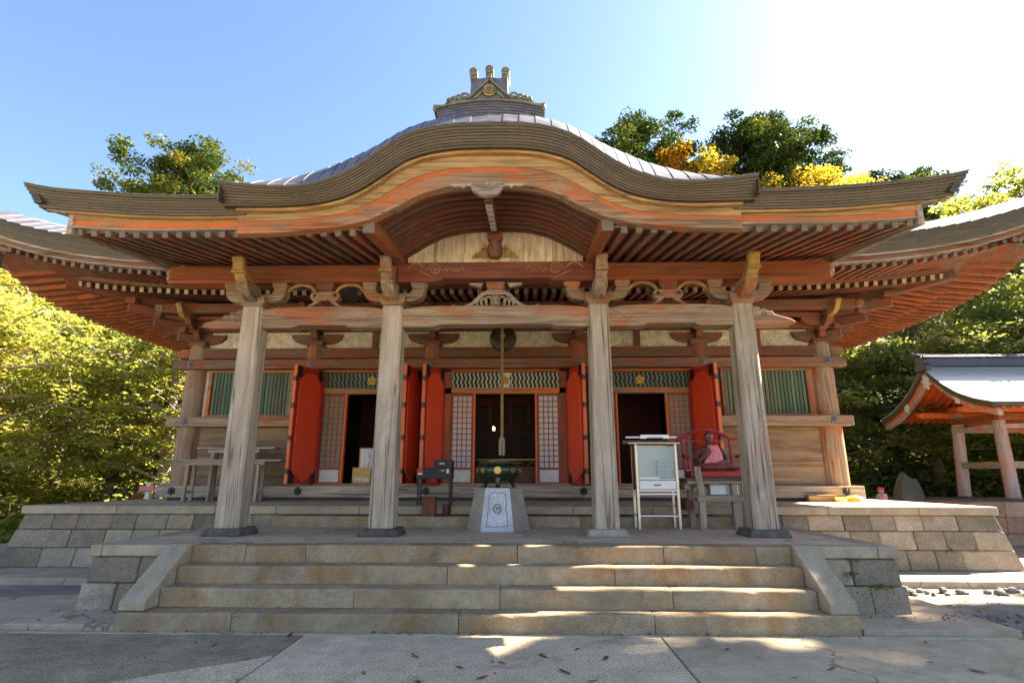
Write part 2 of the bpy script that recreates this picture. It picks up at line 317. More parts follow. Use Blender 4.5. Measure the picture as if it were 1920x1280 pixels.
# ------------------------------------------------------------------ ground
def hillz(x, y):
    a = max(0.0, y - 24 - .25 * abs(x)) * .42 + max(0.0, abs(x + 2) - 17 - max(0, 14 - y) * 1.5) * .38
    a = min(a, 26 + .02 * y)
    return a + (.6 * math.sin(x * .31) * math.cos(y * .27) if a > .5 else 0) * min(1, a / 3)
def make_ground():
    xs = np.concatenate([np.linspace(-300, -50, 14), np.linspace(-46, 46, 70), np.linspace(50, 300, 14)])
    ys = np.concatenate([np.linspace(-300, -20, 12), np.linspace(-16, 70, 66), np.linspace(80, 400, 14)])
    b = B(); vs = [(x, y, hillz(x, y)) for y in ys for x in xs]; n = len(xs)
    fs = [(j * n + i, j * n + i + 1, (j + 1) * n + i + 1, (j + 1) * n + i) for j in range(len(ys) - 1) for i in range(n - 1)]
    m, nt, p, o = nm('ground_earth')
    v = coords(nt, (1, 1, 1), False)
    gn = noise(nt, v, 40, 4, .7); md = noise(nt, v, 2.2, 6, .65); bg = noise(nt, v, .35, 4, .6)
    road = mix(nt, ramp(nt, bg, [(.42, 0.0), (.58, 1.0)]), ramp(nt, md, [(.3, (.19, .16, .13)), (.7, (.29, .245, .20))]), ramp(nt, md, [(.3, (.28, .235, .185)), (.7, (.42, .355, .28))]))
    road = mix(nt, 1.0, road, ramp(nt, gn, [(.3, .55), (.7, 1.4)]), 'MULTIPLY')
    soil = ramp(nt, md, [(.3, (.08, .10, .025)), (.55, (.18, .175, .05)), (.75, (.28, .235, .075))])
    sx = nd(nt, 'ShaderNodeSeparateXYZ'); nt.links.new(v, sx.inputs[0])
    # forest floor behind and beside the temple yard
    far = nd(nt, 'ShaderNodeMath', operation='ADD'); ax = nd(nt, 'ShaderNodeMath', operation='ABSOLUTE'); nt.links.new(sx.outputs['X'], ax.inputs[0])
    mr = nd(nt, 'ShaderNodeMapRange'); nt.links.new(sx.outputs['Y'], mr.inputs['Value']); mr.inputs['From Min'].default_value = 14.5; mr.inputs['From Max'].default_value = 17.5
    nt.links.new(mr.outputs[0], far.inputs[0]); mr2 = nd(nt, 'ShaderNodeMapRange'); nt.links.new(ax.outputs[0], mr2.inputs['Value']); mr2.inputs['From Min'].default_value = 18; mr2.inputs['From Max'].default_value = 22
    nt.links.new(mr2.outputs[0], far.inputs[1]); far.use_clamp = True
    # unseen yard before the temple, made pale to bounce light into the eaves
    mr3 = nd(nt, 'ShaderNodeMapRange'); nt.links.new(sx.outputs['Y'], mr3.inputs['Value']); mr3.inputs['From Min'].default_value = 2.5; mr3.inputs['From Max'].default_value = -1.5
    yard = mix(nt, 1.0, ramp(nt, md, [(.3, (.56, .45, .32)), (.7, (.68, .56, .41))]), ramp(nt, gn, [(.3, .8), (.7, 1.15)]), 'MULTIPLY')
    road = mix(nt, mr3.outputs[0], road, yard)
    nt.links.new(mix(nt, far.outputs[0], road, soil), p.inputs['Base Color']); p.inputs['Roughness'].default_value = .95; p.inputs['Specular IOR Level'].default_value = .2
    bump(nt, p, gn, .8, .02)
    b.add(vs, fs); g = b.build('ground', m, smooth=True); return struct(g)
make_ground()
pv = struct(bpy.data.objects.new('paving', None)); col.objects.link(pv)
def slab(name, poly, z0, z1, m): return B().prism(poly, z0, z1, 'z').build(name, M[m], pv, bev=.006)
slab('slab', [(-1.855, 6.30), (1.855, 6.30), (1.855, 1.5), (-1.855, 1.5)], -.05, .012, 'aggregate')
slab('slab', [(1.875, 6.30), (6.6, 6.30), (6.6, 1.5), (1.875, 1.5)], -.05, .012, 'slab')
slab('slab', [(-9.5, 6.30), (-1.875, 6.30), (-1.875, 5.62), (-2.15, 5.40), (-2.6, 5.12), (-3.0, 4.8), (-3.4, 4.3), (-3.7, 3.6), (-9.5, 3.6)], -.05, .012, 'dark_paving')  # darker brown slab on the left, its right edge cut in a curve
slab('slab', [(-1.879, 5.615), (-1.879, 1.5), (-3.7, 1.5), (-3.705, 3.595), (-3.404, 4.293), (-3.004, 4.793), (-2.604, 5.112), (-2.154, 5.392)], -.05, .011, 'aggregate')
slab('gutter_strip', [(-5.4, 6.385), (5.5, 6.385), (5.5, 6.305), (-5.4, 6.305)], -.05, .018, 'apron')
slab('apron', [(-7.6, 6.44), (-4.0, 6.44), (-4.0, 8.2), (-5.0, 8.2), (-6.9, 7.7)], -.05, .07, 'apron')
slab('apron', [(4.0, 6.42), (5.62, 6.42), (5.62, 8.2), (4.0, 8.2)], -.05, .07, 'apron')
slab('apron', [(-11.5, 9.05), (-5.3, 9.05), (-5.3, 10.6), (-11.5, 10.6)], -.05, .10, 'apron')
slab('apron', [(5.3, 9.1), (11.2, 9.1), (11.2, 10.6), (5.3, 10.6)], -.05, .10, 'apron')

# ------------------------------------------------------------------ stone steps
steps = thing('stone_steps', 'broad flight of four long stone steps with sloping side ramps', 'steps', (0, 6.4, 0))
RZ, TR, YS = .2, .265, 6.39
def rough_block(x0, x1, y0, y1, z0, z1):      # long block with a worn, chipped front edge
    n = max(4, int((x1 - x0) / .11)); b = B(); vs = []; ph = random.uniform(0, 9)
    for i in range(n + 1):
        t = i / n; x = lerp(x0, x1, t); e = .010 if i in (0, n) else 0
        c = .012 + random.uniform(0, .008) + (.020 if random.random() < .07 else 0) + .5 * e; w = .004 * math.sin(x * 1.9 + ph) - .004 * (1 - abs(2 * t - 1))
        vs += [(x, y0 + e, z0), (x, y0 + e + random.uniform(-.002, .003), z1 - c + w), (x, y0 + c * .45 + e, z1 - c * .4 + w), (x, y0 + c + e, z1 + w - e * .3), (x, y1, z1 - e * .3), (x, y1, z0)]
    fs = [(6 * i + j, 6 * i + (j + 1) % 6, 6 * i + 6 + (j + 1) % 6, 6 * i + 6 + j) for i in range(n) for j in range(6)] + [tuple(range(6))[::-1], tuple(range(6 * n, 6 * n + 6))]
    return b.add(vs, fs)
def row(xs, y0, y1, z0, z1, parent, name='step_block', m='step', gap=.004, bev=.012):
    for a, c in zip(xs[:-1], xs[1:]):
        j = random.uniform(-.004, .004)
        rough_block(a + gap, c - gap, y0 + j, y1, z0, z1 + random.uniform(-.003, .003)).build(name, M[m], parent)
row([-3.975, -2.70, -.248, 1.83, 3.975], YS, 7.0, 0, RZ, steps)
row([-3.685, -1.466, .18, 2.10, 3.685], YS + TR, 7.1, RZ, 2 * RZ, steps)
row([-3.685, -.454, 1.508, 3.685], YS + 2 * TR, 7.2, 2 * RZ, 3 * RZ, steps)
for s in (-1, 1):
    x0, x1 = sorted((s * 3.695, s * 3.985))
    B().prism([(6.43, RZ + .002), (6.43, .30), (7.16, .815), (7.42, .815), (7.42, RZ + .002)], x0, x1, 'x').build('side_ramp', M['cap'], steps, bev=.012)
# ------------------------------------------------------------------ porch platform
plat = thing('stone_platform', 'low stone-faced platform under the porch pillars', 'platform', (0, 8.5, 0))
YP = 7.185
B().hexa([(-4.98, YP + .06, 0), (4.98, YP + .06, 0), (4.98, 10.3, 0), (-4.98, 10.3, 0), (-4.86, YP + .12, .70), (4.86, YP + .12, .70), (4.86, 10.3, .70), (-4.86, 10.3, .70)]).build('core', M['block'], plat)
B().box(-4.72, 4.72, YP + .28, 10.3, .66, .797).build('cement_floor', M['floor'], plat)
row([-3.69, -3.009, -2.255, .366, 2.149, 3.263, 3.69], YP, YP + .30, .60, .80, plat, 'edge_stone')
for s in (-1, 1):
    for a, c in ((3.99, 4.72), (4.72, 4.98)) if s > 0 else ((3.99, 4.83), (4.83, 4.98)):
        x0, x1 = sorted((s * a, s * c)); B().box(x0 + .003, x1 - .003, YP, YP + .30, .665, .80).build('edge_stone', M['cap'], plat, bev=.012)
    yy = [YP + .303, 8.2, 9.15, 10.2]
    for y0, y1 in zip(yy[:-1], yy[1:]):
        x0, x1 = sorted((s * 4.70, s * 4.98)); B().box(x0, x1, y0 + .003, y1 - .003, .665, .80).build('edge_stone', M['cap'], plat, bev=.012)
def wallblock(parent, xa, xb, z0, z1, yf, batter, s, endx=None, m='block', gap=.004):
    # block of a battered front wall; yf(z) gives the face; endx: batter of the outer end
    def P(x, z, d):
        if endx is not None and abs(x) > endx - .02: x = math.copysign(abs(x) + (1 - z) * .26 - .05, x)
        return (x, yf(z) + d, z)
    g = gap; j = random.uniform(-.012, .008)
    a, c = sorted((xa, xb)); a += g; c -= g
    b = B().hexa([P(a, z0 + g, j), P(c, z0 + g, j), (c, yf(z0) + .3, z0 + g), (a, yf(z0) + .3, z0 + g), P(a, z1 - g, j), P(c, z1 - g, j), (c, yf(z1) + .3, z1 - g), (a, yf(z1) + .3, z1 - g)])
    b.build('wall_block', M[m], parent, bev=.014)
pf = lambda z: YP + .02 - .10 * (1 - z / .66)
for s in (-1, 1):
    for (z0, z1, xs) in ((.36, .66, (3.99, 4.32, 4.94) if s < 0 else (3.99, 4.38, 4.94)), (.03, .36, (3.99, 4.55, 4.99))):
        for a, c in zip(xs[:-1], xs[1:]): wallblock(plat, s * a, s * c, z0, z1, pf, 0, s)
    for k, (z0, z1) in enumerate(((.36, .66), (.03, .36))):       # flank walls
        ys = np.arange(7.5 + .2 * k, 10.2, .62)
        for y0, y1 in zip(ys[:-1], ys[1:]):
            xo = 4.93 + .06 * (1 - z0 / .66) + .03 * k; x0, x1 = sorted((s * 4.7, s * xo))
            B().box(x0, x1, y0 + .004, y1 - .004, z0 + .004, z1 - .004).build('wall_block', M['block'], plat, bev=.012)
# inner steps up to the podium
row([-3.95, -1.9, -.2, 1.4, 3.95], 9.93, 10.4, .797, .97, plat, 'upper_step', 'step')
# ------------------------------------------------------------------ main podium
pod = thing('stone_podium', 'broad battered stone podium carrying the temple hall', 'podium', (0, 15, 0))
XM, YM = 8.66, 10.22
B().hexa([(-XM - .1, YM + .05, 0), (XM + .1, YM + .05, 0), (XM + .1, 18.6, 0), (-XM - .1, 18.6, 0), (-XM + .1, YM + .15, .97), (XM - .1, YM + .15, .97), (XM - .1, 18.6, .97), (-XM + .1, 18.6, .97)]).build('core', M['block'], pod)
B().box(-XM + .3, XM - .3, YM + .36, 18.5, .9, 1.126).build('podium_floor', M['floor'], pod)
mf = lambda z: YM + .03 - .20 * (1 - z)
for s in (-1, 1):
    for k, (z0, z1) in enumerate(((.10, .42), (.42, .725), (.725, .985))):
        x = 3.5 + .17 * k; xs = [x]
        while x < XM - .5: x += random.uniform(.42, .66); xs.append(x)
        xs[-1] = XM
        for a, c in zip(xs[:-1], xs[1:]): wallblock(pod, s * a, s * c, z0, z1, mf, 0, s, endx=XM)
        ys = np.arange(10.55 + .15 * k, 18.6, .9)
        for y0, y1 in zip(ys[:-1], ys[1:]):
            xo = XM + (1 - (z0 + z1) / 2) * .22; x0, x1 = sorted((s * (xo - .4), s * xo)); B().box(x0, x1, y0 + .004, y1 - .004, z0, z1 - .008).build('wall_block', M['block'], pod, bev=.012)
    xs = [0, 1.3, 2.7, 4.3, 5.75, 7.3, XM] if s > 0 else [0, .9, 2.5, 4.0, 5.1, 6.9, XM]
    for a, c in zip(xs[:-1], xs[1:]):
        x0, x1 = sorted((s * a, s * c)); B().box(x0 + .003, x1 - .003, YM - .03, YM + .42, .987, 1.13 + random.uniform(-.003, .003)).build('capstone', M['cap'], pod, bev=.014)
    ys = np.arange(10.643, 19, 1.6)
    for y0, y1 in zip(ys[:-1], ys[1:]):
        x0, x1 = sorted((s * (XM - .4), s * XM)); B().box(x0, x1, y0 + .003, y1 - .003, .987, 1.13).build('capstone', M['cap'], pod, bev=.014)

# ------------------------------------------------------------------ temple hall: porch
hall = thing('temple_hall', 'old red timber temple hall with sweeping curved gable porch roof', 'temple', (0, 13, 1.13))
X1, X2, YC = 1.642, 3.908, 8.52
for x, k in ((-X2, 0), (-X1, 0), (X1, 1), (X2, 0)):
    def ring(h, c, z): return [(x + a, YC + d, z) for a, d in ((-h + c, -h), (h - c, -h), (h, -h + c), (h, h - c), (h - c, h), (-h + c, h), (-h, h - c), (-h, -h + c))]
    b = B(); zs = [(.182, .038, .905), (.171, .038, 2.5), (.160, .036, 4.28)]
    vs = []; [vs.extend(ring(*q)) for q in zs]
    fs = [tuple(range(8))[::-1], tuple(range(16, 24))] + [(i * 8 + j, i * 8 + (j + 1) % 8, (i + 1) * 8 + (j + 1) % 8, (i + 1) * 8 + j) for i in range(2) for j in range(8)]
    b.add(vs, fs); b.build('pillar', M['pillar'], hall)
    h0, h1 = .30, .255
    B().hexa([(x - h0, YC - h0, .797), (x + h0, YC - h0, .797), (x + h0, YC + h0, .797), (x - h0, YC + h0, .797), (x - h1, YC - h1, .905), (x + h1, YC - h1, .905), (x + h1, YC + h1, .905), (x - h1, YC + h1, .905)]).build('plinth', M['plinth2' if k else 'plinth'], hall, bev=.015)
# tie beams between the pillars, cut back along the underside
def tie(xa, xb, m):
    L = xb - xa; top = [(xa, 4.235), (xa + .18, 4.268), (xa + .5, 4.285), (xb - .5, 4.285), (xb - .18, 4.268), (xb, 4.235)]
    bot = [(xb, 3.935), (xb - .5, 3.935), (xb - .56, 3.95), (xb - .60, 3.975), (xa + .60, 3.975), (xa + .56, 3.95), (xa + .5, 3.935), (xa, 3.935)]
    o = B().prism(top[::-1] + bot[::-1], YC - .125, YC + .125).build('tie_beam', M[m], hall, bev=.008)
    for u, s in ((xa, 1), (xb, -1)):
        B().beam((u + s * .03, YC - .1275, 4.225), (u + s * .50, YC - .1275, 3.945), .006, .012, 0, (0, 1, 0)).build('cut_line', M['redband'], o)
tie(-X1 + .155, X1 - .155, 'pgrey_x'); tie(-X2 + .155, -X1 - .155, 'pgrey_x'); tie(X1 + .155, X2 - .155, 'pgrey_x')
for s in (-1, 1):
    x = s * (X2 + .155)
    poly = [(0, 4.25), (.10, 4.25), (.13, 4.20), (.20, 4.22), (.24, 4.16), (.31, 4.17), (.34, 4.11), (.48, 4.07), (.60, 4.03), (.66, 3.985), (.62, 3.955), (.45, 3.935), (0, 3.935)]
    o = B().prism([(x + s * a, z) for a, z in poly], YC - .11, YC + .11).build('beam_nosing', M['pgrey_x'], hall, bev=.01)
    B().tube([(x + s * (.17 + .05 * math.cos(t) * (1 - t / 14)), YC - .113, 4.10 + .05 * math.sin(t) * (1 - t / 14)) for t in np.linspace(0, 11, 26)], .007, 5).build('carved_scroll', M['grey_x'], o)
# bracket sets on the pillars
ARM = [(-.50, .28), (-.485, .19), (-.42, .11), (-.28, .07), (.28, .07), (.42, .11), (.485, .19), (.50, .28), (.29, .28), (.265, .215), (-.265, .215), (-.29, .28)]
MASU = lambda b, x, y, z, w, h, d, m=0: (b.hexa([(x - w * .36, y - d * .36, z), (x + w * .36, y - d * .36, z), (x + w * .36, y + d * .36, z), (x - w * .36, y + d * .36, z), (x - w / 2, y - d / 2, z + h * .45), (x + w / 2, y - d / 2, z + h * .45), (x + w / 2, y + d / 2, z + h * .45), (x - w / 2, y + d / 2, z + h * .45)], m), b.box(x - w / 2, x + w / 2, y - d / 2, y + d / 2, z + h * .45 + .0005, z + h, m))
NOSE = [(8.38, 4.34), (8.16, 4.37), (8.02, 4.45), (7.94, 4.555), (7.885, 4.60), (7.86, 4.68), (7.80, 4.72), (7.79, 4.80), (7.745, 4.85), (7.76, 4.905), (7.84, 4.915), (7.885, 4.87), (7.90, 4.80), (7.95, 4.775), (7.97, 4.72), (8.06, 4.70), (8.12, 4.62), (8.38, 4.60)]
for x in (-X2, -X1, X1, X2):
    b = B(); MASU(b, x, YC, 4.283, .42, .16, .42); br = b.build('bearing_block', M['pgrey_x'], hall, bev=.008)
    B().prism([(x + a, 4.30 + z) for a, z in ARM], YC - .10, YC + .10).build('bracket_arm', M['pgrey_x'], hall, bev=.01)
    for s in (-1, 1):
        b = B(); MASU(b, x + s * .395, YC, 4.578, .235, .115, .26); b.build('bearing_block', M['pgrey_x'], hall, bev=.006)
    w = .085
    o = B().prism(NOSE, x - w, x + w, 'x').build('carved_nosing', M['yellow' if abs(x) > 3 else 'pgrey_y'], hall, bev=.012)
    B().prism([(8.38, 4.335), (8.15, 4.365), (8.01, 4.445), (7.93, 4.55), (8.0, 4.6), (8.38, 4.61)], x - w - .012, x + w + .012, 'x').build('nosing_root', M['pgrey_y'], o, bev=.01)
    B().box(x - w - .02, x + w + .02, 7.80, 7.93, 4.655, 4.70).build('nosing_collar', M['yellow' if abs(x) > 3 else 'gold_y'], o, bev=.01)
# curled struts between the pillars
for x in (-2.775, 2.775):
    b = B(); legs = [(-.33, 4.285), (-.20, 4.31), (-.10, 4.375), (-.05, 4.42), (0, 4.40), (.05, 4.42), (.10, 4.375), (.20, 4.31), (.33, 4.285), (.22, 4.345), (.15, 4.42), (.13, 4.48), (.15, 4.56), (-.15, 4.56), (-.13, 4.48), (-.15, 4.42), (-.22, 4.345)]
    st = B().prism([(x + a, z) for a, z in legs], YC - .07, YC + .07).build('carved_strut', M['pgrey_x'], hall, bev=.008)
    for s in (-1, 1):
        B().lathe([(.035, -.08), (.075, -.075), (.08, 0), (.075, .075), (.035, .08)], (x + s * .165, YC, 4.475), 14, ax='y').build('volute', M['pgrey_x'], st, smooth=True)
        B().lathe([(.03, -.083), (.03, .083)], (x + s * .165, YC, 4.49), 10, ax='y').build('volute_eye', M['interior'], st)
    b = B(); MASU(b, x, YC, 4.562, .29, .13, .26); b.build('bearing_block', M['koryo'], hall, bev=.006)
    for c, w in ((x + math.copysign(.40, x), .235), (x - math.copysign(.40, x), .235)):
        B().tube([(c + w * math.cos(t), YC - .03, 4.52 + .165 * math.sin(t)) for t in np.linspace(.15, math.pi - .15, 12)], [.022, .03, .034, .028, .034, .03, .03, .034, .028, .034, .03, .022], 6).build('arched_trim', M['gold_x'], hall, smooth=True)
# openwork frog-leg strut in the middle
fr = [(-.60, 4.285), (-.50, 4.30), (-.38, 4.36), (-.30, 4.45), (-.22, 4.53), (-.12, 4.565), (.12, 4.565), (.22, 4.53), (.30, 4.45), (.38, 4.36), (.50, 4.30), (.60, 4.285), (.40, 4.29), (.31, 4.345), (.235, 4.42), (.16, 4.485), (-.16, 4.485), (-.235, 4.42), (-.31, 4.345), (-.40, 4.29)]
km = B().prism(fr, YC - .075, YC + .075).build('frog_leg_strut', M['grey_x'], hall, bev=.008)
for s in (-1, 1):
    for k in range(3):
        cx = s * (.10 + .075 * k); r = .05 - .006 * k
        B().tube([(cx + s * r * math.cos(t) * (1.2 - t / 7), YC - .05, 4.385 - .02 * k + r * 1.3 * math.sin(t) * (1.2 - t / 7)) for t in np.linspace(-1.5, 3.6, 14)], [.012 + .008 * math.sin(q * .24) for q in range(14)], 6).build('carved_frond', M['grey_x'], km, smooth=True)
    B().ball((s * .68, YC, 4.31), (.045, .05, .03)).build('carved_button', M['grey_x'], hall, smooth=True)
b = B(); b.ball((0, YC - .06, 4.41), (.055, .06, .06)); b.ball((0, YC - .06, 4.345), (.085, .05, .045)); b.ball((-.05, YC - .07, 4.32), .03); b.ball((.05, YC - .07, 4.32), .03); b.ball((-.035, YC - .09, 4.445), .02); b.ball((.035, YC - .09, 4.445), .02)
b.build('carved_beast', M['grey_x'], km, smooth=True)
b = B(); MASU(b, 0, YC, 4.567, .30, .115, .28); b.build('bearing_block', M['pgrey_x'], hall, bev=.006)
for s in (-1, 1):
    for x0 in (.19, 1.10): B().prism([(s * x0, 4.68), (s * (x0 + .05), 4.60), (s * (x0 + .13), 4.635), (s * (x0 + .20), 4.645), (s * (x0 + .25), 4.68)] , YC - .09, YC + .02).build('carved_wing', M['grey_x'], hall, bev=.006)
# long orange-red eave beam, and the scroll-carved rainbow beam in the middle
for s in (-1, 1):
    x0, x1 = sorted((s * 1.60, s * 5.35)); kb = B().box(x0, x1, YC - .15, YC + .15, 4.705, 4.985).build('eave_beam', M['keta'], hall, bev=.008)
    B().box(x0 + .002, x1 - .002, YC - .158, YC + .158, 4.692, 4.738).build('beam_fillet', M['keta'], kb, bev=.004)
    B().prism([(s * 5.352, 4.72), (s * 5.40, 4.74), (s * 5.43, 4.80), (s * 5.41, 4.85), (s * 5.435, 4.90), (s * 5.41, 4.96), (s * 5.352, 4.97)], YC - .11, YC + .08).build('beam_end_carving', M['gold_x'], hall, bev=.012)
ky = [(-1.58, 5.0), (-.8, 5.03), (.8, 5.03), (1.58, 5.0), (1.58, 4.675), (.95, 4.675), (.90, 4.70), (.85, 4.73), (-.85, 4.73), (-.90, 4.70), (-.95, 4.675), (-1.58, 4.675)]
kr = B().prism(ky[::-1], YC - .17, YC + .13).build('rainbow_beam', M['koryo'], hall, bev=.008)
for s in (-1, 1):
    yq = YC - .1725; c = (s * .98, 4.885)
    def q(fn, T, r0): return [(fn(t)[0], yq, fn(t)[1]) for t in T]
    sc = B().tube(q(lambda t: (c[0] + s * .115 * (1 - t / 15) * math.cos(t), c[1] + .10 * (1 - t / 15) * math.sin(t)), np.linspace(0, 14, 44), 0), .0075, 5)
    sc.tube(q(lambda t: (s * (1.10 + .32 * t), 4.86 + .16 * math.sin(t * 2.6) - .05 * t), np.linspace(0, 1, 12), 0), [.006, .007, .009, .011, .012, .012, .011, .01, .009, .008, .007, .005], 5)
    sc.tube(q(lambda t: (s * (1.22 - .26 * t), 4.86 - .13 * t), np.linspace(0, 1, 6), 0), .007, 5)
    for k in range(4): sc.tube(q(lambda t: (s * (.80 - .085 * k + .03 * math.cos(t)), 4.85 + .025 * (k % 2) + .035 * math.sin(t)), np.linspace(0, 3.6, 9), 0), .006, 5)
    sc.build('gilt_scroll', M['gold_x'], kr)
# ------------------------------------------------------------------ porch roof
def curve(pts, n=121, lim=None, sm=3):
    xs = np.array([p[0] for p in pts]); zs = np.array([p[1] for p in pts])
    X = np.linspace(0, xs[-1] if lim is None else lim, n); Z = np.interp(X, xs, zs)
    for _ in range(sm):
        Zp = np.concatenate([[Z[2], Z[1]], Z, [2 * Z[-1] - Z[-2], 2 * Z[-1] - Z[-3]]]); Z = (Zp[:-4] + 2 * Zp[1:-3] + 3 * Zp[2:-2] + 2 * Zp[3:-1] + Zp[4:]) / 9
    return lambda x: float(np.interp(abs(x), X, Z))
KT = curve([(0, 6.004), (.37, 5.999), (.61, 5.974), (.87, 5.915), (1.11, 5.815), (1.33, 5.65), (1.57, 5.457), (1.8, 5.31), (2.04, 5.212), (2.27, 5.155), (2.58, 5.137), (2.9, 5.165), (3.1, 5.19), (3.36, 5.235)])
KB = curve([(0, 5.753), (.38, 5.746), (.63, 5.72), (.88, 5.66), (1.1, 5.565), (1.34, 5.375), (1.6, 5.185), (1.83, 5.072), (2.08, 5.005), (2.32, 4.972), (2.65, 4.955), (3.36, 4.965)])
HB = curve([(0, 5.305), (.3, 5.30), (.55, 5.28), (.85, 5.195), (1.02, 5.10), (1.09, 5.05), (1.3, 4.945), (1.465, 4.848), (1.83, 4.748), (2.6, 4.668), (3.36, 4.655)], sm=1)
OT = curve([(0, 5.10), (3.5, 5.105), (3.92, 5.115), (4.5, 5.14), (5.0, 5.18), (5.25, 5.207), (5.55, 5.235), (5.8, 5.277), (6.02, 5.33)])
OB = curve([(0, 4.90), (4.04, 4.902), (4.557, 4.923), (5.08, 4.968), (5.6, 5.016), (5.86, 5.045)])
def band(b, xs, top, bot, y0, y1, m=0, y0b=None):
    """solid strip following two curves in x-z, between depths y0 and y1"""
    y0b = y0 if y0b is None else y0b; vs = []
    for x in xs: vs += [(x, y0, top(x)), (x, y1, top(x)), (x, y1, bot(x)), (x, y0b, bot(x))]
    n = len(xs); fs = [(4 * i + j, 4 * i + (j + 1) % 4, 4 * (i + 1) + (j + 1) % 4, 4 * (i + 1) + j) for i in range(n - 1) for j in range(4)]
    fs += [(0, 1, 2, 3), tuple(4 * (n - 1) + j for j in (3, 2, 1, 0))]
    b.add(vs, fs, m)
def courses(name, T, Bt, xa, xb, yt, yb, n, seg, slant=0.0, parent=hall):
    for i in range(n):
        t0, t1 = i / n, (i + 1) / n
        top = lambda x: lerp(T(x), Bt(x), t0) - .0015; bot = lambda x: lerp(T(x), Bt(x), t1) + .0015
        y0 = lerp(yt, yb, t0); b = B(); x = xa - (i % 2) * seg * .5
        e0, e1 = (xb - slant * t0) if xb > 0 else xb, 0
        lo, hi = (xa + (slant * t0 if xa < 0 and xa < -5 else 0)), (xb - (slant * t0 if xb > 5 else 0))
        while x < hi - .03:
            a, c = max(x, lo) + .0018, min(x + seg, hi) - .0018
            if c - a > .02: band(b, np.linspace(a, c, max(2, int((c - a) / .05))), top, bot, y0 + random.uniform(0, .002), y0 + .16, 0, y0 + .010)
            x += seg
        b.build(name, M['copper'], parent)
courses('shingle_course', KT, KB, -3.36, 3.36, 6.15, 6.31, 8, .36)
for s in (-1, 1):
    a, c = sorted((s * 3.12, s * 6.02)); courses('shingle_course', OT, OB, a, c, 6.30, 6.43, 7, .42, .17)
xs = np.linspace(-3.36, 3.36, 113)
b = B(); band(b, xs, lambda x: KT(x) + .012, lambda x: KT(x), 6.142, 6.32); b.build('verge_strip', M['verdi'], hall)
for s in (-1, 1):
    xo = np.linspace(3.3, 6.03, 40) * s; b = B(); band(b, xo, lambda x: OT(x) + .012, lambda x: OT(x), 6.292, 6.5); b.build('verge_strip', M['verdi'], hall)
    B().hexa([(s * 3.36, 6.16, KB(3.36)), (s * 3.34, 6.16, KB(3.36)), (s * 3.34, 7.2, KB(3.36) + .2), (s * 3.36, 7.2, KB(3.36) + .2), (s * 3.36, 6.16, KT(3.36)), (s * 3.34, 6.16, KT(3.36)), (s * 3.34, 7.2, KT(3.36) + .25), (s * 3.36, 7.2, KT(3.36) + .25)]).build('gable_return', M['copper'], hall)
# roof plates over the curved gable
SEC = [(6.145, .03), (6.25, .31), (6.36, .57), (6.48, .81), (6.62, 1.0), (7.0, 1.2), (7.8, 1.4), (9.2, 1.65), (11.6, 1.95)]
DZ = curve([(0, .45), (1.0, .43), (1.4, .47), (1.8, .54), (2.3, .47), (2.65, .37), (3.0, .27), (3.36, .06)])
def plate_pos(x, k): y, f = SEC[k]; return (x, y, KT(x) + DZ(x) * f)
edges = [0.0]; x = 0
while x < 3.33: x = min(3.36, x + .21 * (1 if x < 1 or x > 2.1 else .72)); edges.append(x)
for s in (-1, 1):
    b = B(); vs = []
    for k in (5, 6, 7, 8): vs += [plate_pos(s * e, k) for e in edges]
    ne = len(edges); b.add(vs + [(v[0], v[1], v[2] - .02) for v in vs], [(j * ne + i, j * ne + i + 1, (j + 1) * ne + i + 1, (j + 1) * ne + i) for j in range(3) for i in range(ne - 1)] + [(4 * ne + j * ne + i, 4 * ne + (j + 1) * ne + i, 4 * ne + (j + 1) * ne + i + 1, 4 * ne + j * ne + i + 1) for j in range(3) for i in range(ne - 1)]); b.build('upper_roof_skin', M['roofmetal'], hall)
    for k in range(5):
        for a, c in zip(edges[:-1], edges[1:]):
            a2, c2 = (a + .0, c) ; sh = .02
            p = [plate_pos(s * a2, k), plate_pos(s * c2, k), plate_pos(s * c2, k + 1), plate_pos(s * a2, k + 1)]
            lift = [.016, .004, .004, .016]
            vs = [(q[0], q[1], q[2] + l) for q, l in zip(p, lift)] + [(q[0], q[1], q[2] - .012) for q in p]
            B().add(vs, [(0, 1, 2, 3), (7, 6, 5, 4), (0, 4, 5, 1), (1, 5, 6, 2), (2, 6, 7, 3), (3, 7, 4, 0)]).build('roof_plate', M['roofmetal'], hall)
# porch roof skin on both sides, rising to the main roof
for s in (-1, 1):
    b = B(); X = np.linspace(3.2, 6.03, 16) * s
    Y = [6.3, 7.2, 8.2, 9.4, 10.6]
    vs = [(x * (1 - .012 * j), y, OT(x) + .01 + .34 * (y - 6.3) * .75) for j, y in enumerate(Y) for x in X]
    n = len(X); fs = [(j * n + i, j * n + i + 1, (j + 1) * n + i + 1, (j + 1) * n + i) for j in range(4) for i in range(n - 1)]
    o2 = len(vs); vs += [(v[0], v[1], v[2] - .05) for v in vs]; fs += [tuple(q + o2 for q in f)[::-1] for f in fs[:]]
    b.add(vs, fs); b.build('roof_skin', M['roofmetal'], hall)
    b = B()
    for i in range(6):
        zt = lambda y: OT(6.0) + .245 * (y - 6.3) - .275 * i / 6; xo = 6.0 - .15 * i / 6
        b.hexa([(s * xo, 6.34, zt(6.34) - .042), (s * (xo - .1), 6.34, zt(6.34) - .042), (s * (xo - .1), 10.4, zt(10.4) - .042), (s * xo, 10.4, zt(10.4) - .042), (s * xo, 6.34, zt(6.34)), (s * (xo - .1), 6.34, zt(6.34)), (s * (xo - .1), 10.4, zt(10.4)), (s * xo, 10.4, zt(10.4))])
    b.build('side_shingle_course', M['copper'], hall)
